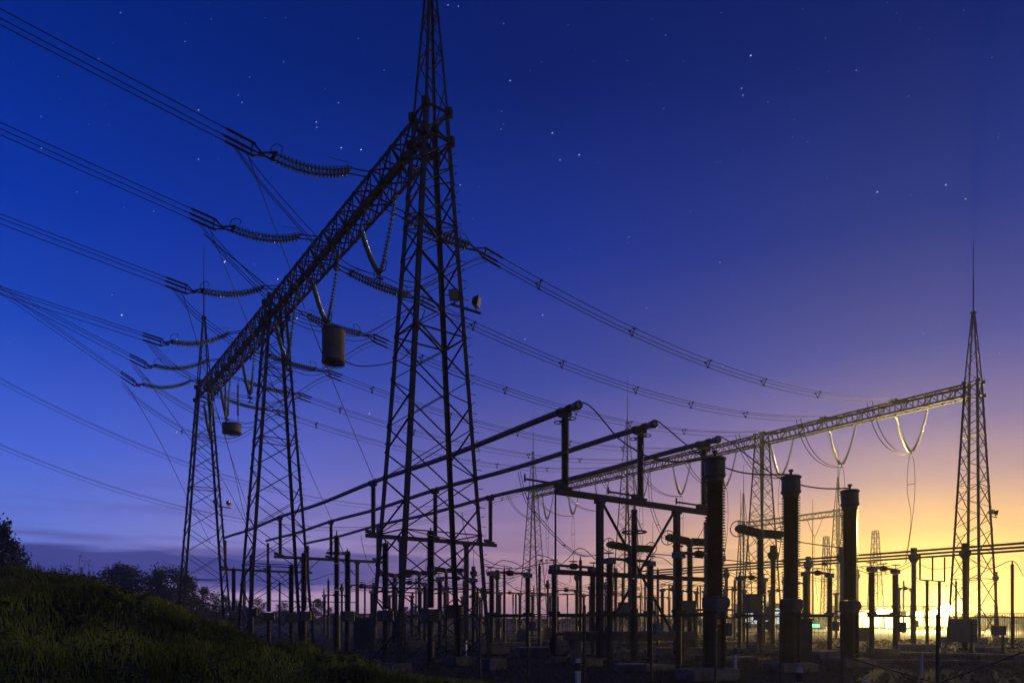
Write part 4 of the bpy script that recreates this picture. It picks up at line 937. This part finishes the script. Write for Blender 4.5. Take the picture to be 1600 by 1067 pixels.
# raised concrete platform on piers
root = thing('concrete_platform', at(985, 30, 0), 'long raised concrete beam on piers in front of the X braced frame', 'platform')
mb = MB(); mb.bbox(at(985, 30, 1.12), (5.9,.6,.40), (1,.1,0), .03); mb.build('beam', 'conc', root)
for px in (900, 950, 1070): mb = MB(); mb.bbox(at(px, 30+ (px-985)*.0028, .46), (.32,.5,.92), (1,.1,0), .02); mb.build('pier', 'conc', root)
slab('foundation_block', at(1105, 21.0, 0), (1.6,1.1,.34), (1,.3,0), 'low concrete block under the left current transformer', 'block', group='concrete blocks in the yard')
slab('foundation_block', at(1236, 24.2, 0), (1.5,1.1,.30), (1,.3,0), 'low concrete block under the middle current transformer', 'block', group='concrete blocks in the yard')
slab('foundation_block', at(1330, 26.8, 0), (1.5,1.1,.26), (1,.3,0), 'low concrete block under the right current transformer', 'block', group='concrete blocks in the yard')
slab('foundation_block', at(1010, 24.5, 0), (1.9,.8,.22), (1,.3,0), 'long low concrete block left of the left current transformer', 'block', group='concrete blocks in the yard')
slab('foundation_block', at(840, 33, 0), (2.0,.9,.5), (1,.3,0), 'concrete block below the thin mast', 'block', group='concrete blocks in the yard')
slab('foundation_block', at(770, 36, 0), (1.6,.9,.6), (1,.3,0), 'concrete block right of the nearest tower foot', 'block', group='concrete blocks in the yard')
random.seed(5)
CL = [(640,44,'low concrete block inside the nearest tower, left'), (716,38,'low concrete block inside the nearest tower, right'), (800,40,'low concrete block below the leftmost peaked pole'), (868,46,'low concrete block far behind the thin mast'), (918,27,'wide concrete block just right of the black cable coil'), (1058,34,'concrete block at the right column of the X braced frame'), (1150,30,'concrete block right of the left current transformer'),
 (1190,37,'concrete block under the rightmost circuit breaker'), (1290,32,'concrete block between the middle and right current transformers'), (1380,34,'concrete block under the right disconnector'), (1430,42,'concrete block under the flared post amid the lamps'), (1545,38,'concrete block near the small notice board'), (985,24,'concrete block low in front of the X braced frame')]
for px, d, lb in CL: slab('foundation_block', at(px, d, 0), (random.uniform(1.0,2.2), random.uniform(.7,1.0), random.uniform(.2,.5)), (1,random.uniform(-.1,.4),0), lb, 'block', group='concrete blocks in the yard')
mb = MB(); rnd = random.Random(31)
for k in range(5200):                                            # stones and tussocks on the yard floor
    d = rnd.uniform(17, 60); px = rnd.uniform(560, 1640); c = at(px, d); q_ = rnd.uniform(.03, .10)*(1+d/60)
    if rnd.random() < .5:
        mb.add([c+V(-q_,0,-.02), c+V(q_*.3,-q_*.7,-.02), c+V(q_,q_*.2,-.02), c+V(0,q_*.6,-.02), c+V(rnd.uniform(-.3,.3)*q_,0,q_*.7)], [(0,1,4),(1,2,4),(2,3,4),(3,0,4)])
    else:
        for j in range(5): a = rnd.uniform(0,6.28); l_ = q_*rnd.uniform(1.2,2.6); mb.add([c+V(-.012,0,-.01), c+V(.012,0,-.01), c+V(math.cos(a)*l_*.5, math.sin(a)*l_*.5, l_)], [(0,1,2)])
cl_ = mb.build('stones_and_tussocks', 'stone'); cl_['kind'] = 'stuff'; cl_['label'] = 'scattered stones and small tussocks on the yard floor'
# cable trough covers: long pale strip on the ground
def strip(name, p, q, w_, h_, label, cat, m):
    c = (Vector(p)+Vector(q))/2; d = Vector(q)-Vector(p); slab(name, c, (d.length, w_, h_), d, label, cat, m, bv=.02)
strip('cable_trough', at(1075, 40.5), at(1760, 30.5), .5, .17, 'long pale concrete cable trough crossing the yard at the right', 'cable trough', 'concp')
strip('kerb', at(1330, 29.5), at(1760, 27.0), .22, .14, 'thin concrete kerb in front of the pale cable trough', 'kerb', 'conc')
strip('cable_trough', at(700, 47), at(1300, 52), .5, .15, 'far concrete cable trough across the middle of the yard', 'cable trough', 'conc')
# tyre or cable coil leaning
mb = MB(); c = at(876, 31.5, .66); mb.ring(c, (.35,-1,0), .52, .06, 28, 6); mb.ring(c+V(.03,.1,0), (.35,-1,0), .49, .05, 28, 6)
single('cable_coil', mb, 'black', 'black cable coil leaning at the left end of the concrete beam', 'cable coil', base=at(876,31.5,0))

# fence: separate posts, mesh panels between them
FP = [(750, 21.0, 960), (825, 20.6, 956), (912, 19.6, 957), (1018, 18.8, 958), (1118, 18.2, 958), (1220, 17.6, 958), (1316, 17.1, 959), (1465, 16.2, 960), (1640, 15.2, 960), (1860, 14.2, 960)]
root = thing('wire_fence', at(1100, 18.4, 0), 'thin mesh fence with steel posts along the near side of the yard', 'fence')
for px, d, py in FP:
    mb = MB(); t = hz(py, d); mb.tube(at(px, d), at(px, d, t), .038, n=8); mb.tube(at(px,d,t), at(px,d,t+.03), .045, .02, 8); mb.build('post', 'steel2', root)
for (pa, da, ya), (pb, db, yb) in zip(FP, FP[1:]):
    a, b = at(pa, da), at(pb, db); L_ = (b-a).length; mb = MB()
    ta, tb = hz(ya, da)-.06, hz(yb, db)-.06
    for f in (0, .5, 1): mb.bar(a+V(0,0,.12+(ta-.12)*f), b+V(0,0,.12+(tb-.12)*f), .005 if f < 1 else .022)
    n = int(L_/.16)
    for i in range(1, n): p = a+(b-a)*i/n; mb.bar(p+V(0,0,.1), p+V(0,0,ta+(tb-ta)*i/n), .003)
    mb.build('mesh_panel', 'steel2', root)
MB().bar(at(1316,17.1,.95), at(1465,16.2,.35), .035).build('brace', 'steel2', root); MB().bar(at(1640,15.2,1.35), at(1465,16.2,.35), .035).build('brace', 'steel2', root)
# rear fence far across the yard
root = thing('rear_fence', at(1000, 75, 0), 'distant fence of thin bars across the back of the yard', 'fence')
mb = MB(); a, b = at(480, 92), at(1300, 74)
for z in (.3, 2.3): mb.bar(a+V(0,0,z), b+V(0,0,z), .06)
n = 150
for i in range(n+1): p = a+(b-a)*i/n; mb.bar(p, p+V(0,0,2.45 if i % 5 == 0 else 2.3), .09 if i % 5 == 0 else .03)
mb.build('bars', 'steel2', root)
root = thing('rear_fence', at(1500, 52, 0), 'distant fence of thin bars behind the rightmost tower', 'fence')
mb = MB(); a, b = at(1470, 58), at(1720, 50)
for z in (.3, 2.25): mb.bar(a+V(0,0,z), b+V(0,0,z), .06)
for i in range(91): p = a+(b-a)*i/90; mb.bar(p, p+V(0,0,2.2), .03)
mb.build('bars', 'steel2', root)
# delineator posts by the track
mk = proto('marker_post', 'marker post', 'white marker posts along the track')
mb = MB(); mb.bbox((0,0,.46), (.12,.10,.92), b=.02); mb.build('shaft', 'white', mk)
MB().bbox((0,0,.78), (.126,.106,.22), b=.022).build('black_band', 'black', mk)
MB().bbox((0,0,.94), (.115,.09,.05), b=.02).build('cap', 'white', mk)
PL.clear()
place(mk, 903, 15.7, 'white marker post with black band, left one, beside a fence post', rz=.2)
place(mk, 1249, 12.9, 'white marker post low under the middle current transformer', rz=-.1)
place(mk, 1353, 10.2, 'white marker post just showing at the bottom edge', rz=.1)
place(mk, 1149, 21.0, 'thin white marker post right of the left current transformer', rz=.1, scz=1.12, sc=.8)
finish()
place_w = [(728, 30, 'thin white stake at the foot of the nearest tower'), (1440, 20.5, 'white stake below the bright lamps, behind the fence')]
for px, d, lb in place_w:
    mb = MB(); mb.tube(at(px,d), at(px,d,.85 if px > 1000 else .9), .045, .04, 8); single('stake', mb, 'white', lb, 'stake', base=at(px,d))
# fence pole in a warm tone, its lamp light put into the colour
root = thing('lit_tone_pole', at(914, 18.9), 'thin pole coloured as if lit, standing beside the left marker post', 'pole')
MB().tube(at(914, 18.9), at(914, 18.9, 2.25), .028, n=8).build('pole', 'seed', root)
# notice boards
for px, d, w_, h_, py, lb in ((1505, 34, 1.58, 1.15, 966, 'large blank backed notice board beside the bright lamps'), (1561, 35, .86, .5, 977, 'small notice board right of the large one')):
    c = at(px, d); zt = hz(py, d); root = thing('notice_board', c, lb, 'sign', 'notice boards')
    MB().bbox(c+V(0,0,zt-h_/2), (w_, .05, h_), (1,.12,0), .012).build('board', 'paint', root)
    MB().bar(c+V(w_*.28,.06,0), c+V(w_*.28,.06,zt-.1), .09).build('post', 'steel2', root)
    mb = MB(); mb.bar(c+V(-w_*.45,.06,zt-h_*.25), c+V(w_*.45,.06,zt-h_*.25), .05); mb.bar(c+V(-w_*.45,.06,zt-h_*.75), c+V(w_*.45,.06,zt-h_*.75), .05); mb.build('rail', 'steel2', root)
for px, py, d, lb in ((1122, 971, 21.3, 'small yellow plate on the pedestal of the left current transformer'), (1091, 996, 29.5, 'small yellow plate on the concrete beam'), (795, 1000, 34, 'small yellow plate on the ground equipment right of the nearest tower')):
    c = pp(px, py, d); mb = MB(); mb.bbox((0,0,0), (.14,.02,.16), (1,.2,0), .005); o = mb.build('yellow_plate', 'yellow'); o.location = c; tag(o, lb, 'plate', 'small yellow plates')

# ------------------------------------------------------------ the lit yard in the distance
D = 128.0
root = thing('lit_shed', at(1400, D), 'long low shed whose open bays blaze with yellow light', 'building')
xa, xb = at(1318, D).x, at(1486, D).x; zr = 4.0
mb = MB(); mb.box(((xa+xb)/2, D+4.0, zr/2), (xb-xa, .3, zr)); mb.box((xa, D+2, zr/2), (.3,4,zr)); mb.box((xb, D+2, zr/2), (.3,4,zr)); mb.build('wall', 'shed', root)
mb = MB(); mb.box(((xa+xb)/2, D+2, zr+.15), (xb-xa+1, 5.2, .25)); mb.build('roof', 'shed', root)
nb = 8
for i in range(nb+1):
    x = xa+(xb-xa)*i/nb; MB().box((x, D-.1, zr/2), (.35,.3,zr)).build('pier', 'shed', root)
random.seed(3)
for i in range(nb):
    x = xa+(xb-xa)*(i+.5)/nb
    mb = MB(); z_lo = random.uniform(.1,.5); z_hi = random.uniform(2.7,3.7); mb.box((x, D+.2, (z_lo+z_hi)/2), ((xb-xa)/nb-.3, .1, z_hi-z_lo)); mb.build('lit_bay', 'win', root)
root = thing('lit_hall', at(1195, 140), 'pale lit hall wall behind the middle current transformer', 'building')
xa2, xb2 = at(1160, 140).x, at(1232, 140).x; mb = MB(); mb.box(((xa2+xb2)/2, 143, 2.3), (xb2-xa2, 5.6, 4.6)); mb.build('wall', 'shed', root)
for i in range(6):
    x = xa2+(xb2-xa2)*(i+.5)/6; mb = MB(); mb.box((x, 140.1, 2.3), ((xb2-xa2)/6-.35, .1, 3.2)); mb.build('window', 'winw', root)
mb = MB(); mb.box(((xa2+xb2)/2, 143, 4.75), (xb2-xa2+.8, 6.2, .3)); mb.build('roof', 'shed', root)
mb = MB(); c = pp(1275, 977, 120); mb.box(c+V(0,0,0), (1.5,.25,.75)); mb.bar(c+V(0,.3,.3), V(c.x,c.y+.3,0), .1)
root = thing('green_sign', V(c.x,c.y,0), 'small glowing green light board near the ground by the right current transformer', 'light'); MB().bbox(c, (1.3,.25,.55), b=.05).build('panel', 'green', root); MB().bar(c+V(0,.25,.3), V(c.x,c.y+.25,0), .12).build('post', 'steel', root)
c = pp(1196, 977, 120); root = thing('red_sign', V(c.x,c.y,0), 'small glowing red light left of the middle current transformer', 'light'); MB().bbox(c, (.55,.25,1.0), b=.05).build('panel', 'red', root); MB().bar(c+V(0,.25,.3), V(c.x,c.y+.25,0), .12).build('post', 'steel', root)
c = pp(1214, 985, 118); root = thing('amber_lamp', V(c.x,c.y,0), 'small amber lamp low beside the middle current transformer', 'light'); MB().lathe(c-V(0,0,.25), (0,0,1), [(.15,0),(.28,.2),(.28,.35),(.12,.5)], 10).build('bulb', 'lampw', root); MB().bar(c-V(0,0,.2), V(c.x,c.y,0), .08).build('post', 'steel', root)
def yard_lamp(px, py, d, r, energy, label, m='lamp'):
    c = pp(px, py, d); root = thing('yard_lamp', V(c.x,c.y,0), label, 'lamp', 'lit lamps of the distant yard')
    MB().tube(V(c.x,c.y+.5,0), V(c.x,c.y+.5,c.z), .12, .08, 8).build('pole', 'steel', root)
    MB().lathe(c+V(0,.55,0), (0,-1,0), [(r*.5,0), (r*.85,.1), (r*1.05,.34)], 16).build('reflector', 'steel', root)
    MB().lathe(c+V(0,.2,0), (0,-1,0), [(r*.98,0), (r*.9,.12), (r*.6,.25), (r*.2,.32)], 16).build('glowing_lens', m, root, True)
    if energy:
        ld = bpy.data.lights.new('yard_lamp_light', 'POINT'); ld.energy = energy; ld.color = (1,.72,.24); ld.shadow_soft_size = .35
        lo = bpy.data.objects.new('yard_lamp_light', ld); C.objects.link(lo); lo.location = (0,-.9,c.z); lo.parent = root
yard_lamp(1480, 953, 96, .95, 115000, 'largest and brightest lamp of the yard, left of the large notice board')
yard_lamp(1461, 956, 104, .5, 5000, 'small bright lamp just left of the largest lamp')
yard_lamp(1377, 957, 110, .7, 36000, 'bright lamp above the left part of the lit shed')
yard_lamp(1322, 971, 112, .42, 5000, 'bright lamp right behind the right current transformer')
yard_lamp(1350, 960, 116, .34, 0, 'small bright lamp over the left end of the lit shed')
yard_lamp(1432, 959, 116, .30, 0, 'small bright lamp above the lit shed, beside the flared post')
yard_lamp(1404, 957, 118, .36, 0, 'small bright lamp above the middle of the lit shed')

# ------------------------------------------------------------ trees
def tree_proto(name, kind, h=10, seed=1, nleaf=4200):
    rnd = random.Random(seed); root = proto(name, 'tree', 'trees behind the grass bank')
    mb = MB(); mb.tube((0,0,-.2), (0,0,h*.5), .16, .10, 8); mb.tube((0,0,h*.5), (.1,0,h*.95), .10, .02, 6)
    tips = []
    for k in range(44):
        z = h*rnd.uniform(.10,.93); a = rnd.uniform(0,6.28)
        if kind == 'spruce': rr = h*.22*(1-z/h)+.12
        elif kind == 'birch': rr = h*.25*math.sin(math.pi*min(1,max(.05,(z/h-.08)/.95)))**.8*rnd.uniform(.7,1.1)
        else: rr = h*.25*math.sin(math.pi*min(1,max(.05,(z/h*.85+.05))))**.6*rnd.uniform(.5,1.2)
        e = V(math.cos(a)*rr, math.sin(a)*rr, z+(rr*.3 if kind != 'spruce' else -rr*.25)); mb.tube((0,0,z-rr*.2), e, .04, .012, 4); tips.append(e)
        tips.append(V(e.x*.5, e.y*.5, z+h*rnd.uniform(-.05,.05)))
    mb.build('trunk', 'bark', root)
    mb = MB()
    for k in range(nleaf):
        e = rnd.choice(tips); s = h*.05*(1.2 if kind == 'broad' else .9); c = e+V(rnd.gauss(0,s), rnd.gauss(0,s), rnd.gauss(0,s*.9))
        if c.z < h*.08: continue
        r = rnd.uniform(.14,.30)*h/10; n_ = V(rnd.gauss(0,1), rnd.gauss(0,1), rnd.gauss(0,1)).normalized(); a_, b_ = frame_of(n_)
        mb.add([c-a_*r, c+b_*r*.5, c+a_*r*.8, c-b_*r*.5], [(0,1,2,3)])
    mb.build('crown', 'leaf', root)
    return root
TP = [tree_proto('birch_tree', 'birch', seed=11), tree_proto('spruce_tree', 'spruce', seed=12), tree_proto('broadleaf_tree', 'broad', seed=13)]
PL.clear()
TR = [(3,52,812,1,'tall dark tree at the left edge of the picture'), (22,56,846,0,'lower leafy tree just right of the tall one at the left edge'), (-26,50,822,0,'tree cut off by the left edge'),
 (150,105,900,2,'leftmost tree of the dark tree line behind the bank'), (178,108,887,2,'full round tree in the left part of the tree line'), (199,110,886,0,'slender pointed tree in the left part of the tree line'), (222,106,893,2,'lower round tree left of the gap in the tree line'), (238,112,900,1,'small pointed spruce at the gap in the tree line'),
 (262,104,884,2,'highest tree of the line, just left of the far left tower'), (279,100,892,2,'round tree at the left legs of the far left tower'), (300,108,908,1,'spruce seen through the far left tower'), (318,112,916,1,'smaller spruce seen through the far left tower'), (336,116,924,2,'low tree right of the spruces in the far left tower'),
 (352,120,930,1,'small spruce right of the far left tower'), (372,125,936,2,'low tree left of the middle tower'), (405,130,935,2,'misty tree seen through the middle tower'), (442,140,940,2,'misty low tree at the right legs of the middle tower'),
 (498,140,936,0,'pale misty tree right of the middle tower'), (515,150,948,2,'low pale misty tree right of the middle tower'), (128,115,900,1,'small spruce far left, above the weeds'), (188,104,880,1,'highest spruce at the left of the tree line'), (250,106,890,1,'narrow spruce just right of the gap in the tree line'), (290,103,896,1,'narrow spruce at the left legs of the far left tower'), (100,112,898,2,'round small tree far left, above the weeds')]
for px, d, py, k, lb in TR:
    h = hz(py, d); place(TP[k], px, d, lb, sc=h/10*(.55 if px < 60 else 1.0), scz=h/10, rz=random.uniform(0,6.28))
finish()
mb = MB(); rnd = random.Random(5)
for k in range(13000):
    px = rnd.uniform(-250, 1850); d = rnd.uniform(225, 252); hh = (3.4+1.7*math.sin(px*.021)+1.0*math.sin(px*.07+1))*(.5 if px > 700 else 1)
    if px < 360: hh = (10.5+1.6*math.sin(px*.05)+1.1*math.sin(px*.13+1))*min(1, (380-px)/110)
    c = at(px, d, rnd.uniform(0, max(1, hh))); r = rnd.uniform(.3,.9); n_ = V(rnd.gauss(0,1), rnd.gauss(0,1), rnd.gauss(0,.5)).normalized(); a_, b_ = frame_of(n_)
    mb.add([c-a_*r, c+b_*r, c+a_*r, c-b_*r], [(0,1,2,3)])
fo = mb.build('far_forest', 'leaf'); fo['kind'] = 'stuff'; fo['label'] = 'low misty forest edge on the horizon'

# ------------------------------------------------------------ stars (short trails), far above everything
mstar = M['star'] = mat('star_light', (1,1,1), .5, 0, 0, 1, (.8,.8,.95), 1.25)
STARS = [(1173,87,2.2),(1159,138,1.5),(1161,149,1.3),(1338,110,1.4),(1127,20,1),(888,39,1.0),(905,242,1.8),(863,208,2.0),(716,10,1.2),(797,126,1.6),(784,174,1),(1371,300,2.3),(1478,289,2.2),(1509,311,1.8),(1125,410,1.2),(351,409,2.6),(190,492,2.2),(434,436,1.8),(464,497,1.6),(175,461,1),(65,231,1.8),(64,182,1),(154,92,1.2),(188,20,1.2),(289,65,1.2),(310,172,1.6),(310,249,1.3),(390,121,1.2),(443,97,1.2),(372,149,1),(378,160,1.2),(494,191,1.5),(495,199,1.1),(533,231,1.7),(564,234,1.8),(529,161,1.4),(446,28,1),(577,646,1.4),(276,675,1.3),(848,492,1.5),(719,289,1.2),(783,202,1),(983,370,1),(1010,481,1),(1037,170,1),(700,8,1.4),(787,37,1.3),(875,250,1.4),(1200,160,.9),(1262,222,.9),(1290,60,1),(1420,150,1),(1550,90,1),(1560,215,1),(980,95,1),(1040,55,1),(820,530,1.2),(1130,572,.9),(240,330,.9),(120,300,1),(90,120,.9),(330,30,.9),(560,60,1),(600,110,1)]
rnd = random.Random(9)
for k in range(90): STARS.append((rnd.uniform(0,1600), rnd.uniform(0,560)**1.0, rnd.uniform(.35,.75)))
mb = MB()
for px, py, m_ in STARS:
    d = 5000; c = pp(px, py, d); r = 2.1*m_; dr = V(.75,0,.65); ddn = V(-.65,0,.75)
    l_ = r*1.9; s_ = r*.8
    vs = [c-dr*l_, c-ddn*s_, c+dr*l_, c+ddn*s_, c+V(0,s_,0), c-V(0,s_,0)]
    mb.add(vs, [(0,1,4), (1,2,4), (2,3,4), (3,0,4), (1,0,5), (2,1,5), (3,2,5), (0,3,5)])
so = mb.build('stars', 'star'); so['kind'] = 'structure'

# ------------------------------------------------------------ haze
HAZE = 0.00095
mb = MB(); mb.box((0, 100, 17.5), (900, 340, 37)); hzo = mb.build('haze', 'steel'); hzo['kind'] = 'stuff'; hzo['label'] = 'thin evening mist over the yard'
hm = bpy.data.materials.new('mist'); hm.use_nodes = True; hn = hm.node_tree.nodes; hn.clear()
ho = hn.new('ShaderNodeOutputMaterial'); pv = hn.new('ShaderNodeVolumePrincipled'); pv.inputs['Density'].default_value = HAZE; pv.inputs['Color'].default_value = (.92,.92,.92,1); pv.inputs['Anisotropy'].default_value = .6
hm.node_tree.links.new(pv.outputs[0], ho.inputs['Volume']); hzo.data.materials.clear(); hzo.data.materials.append(hm)
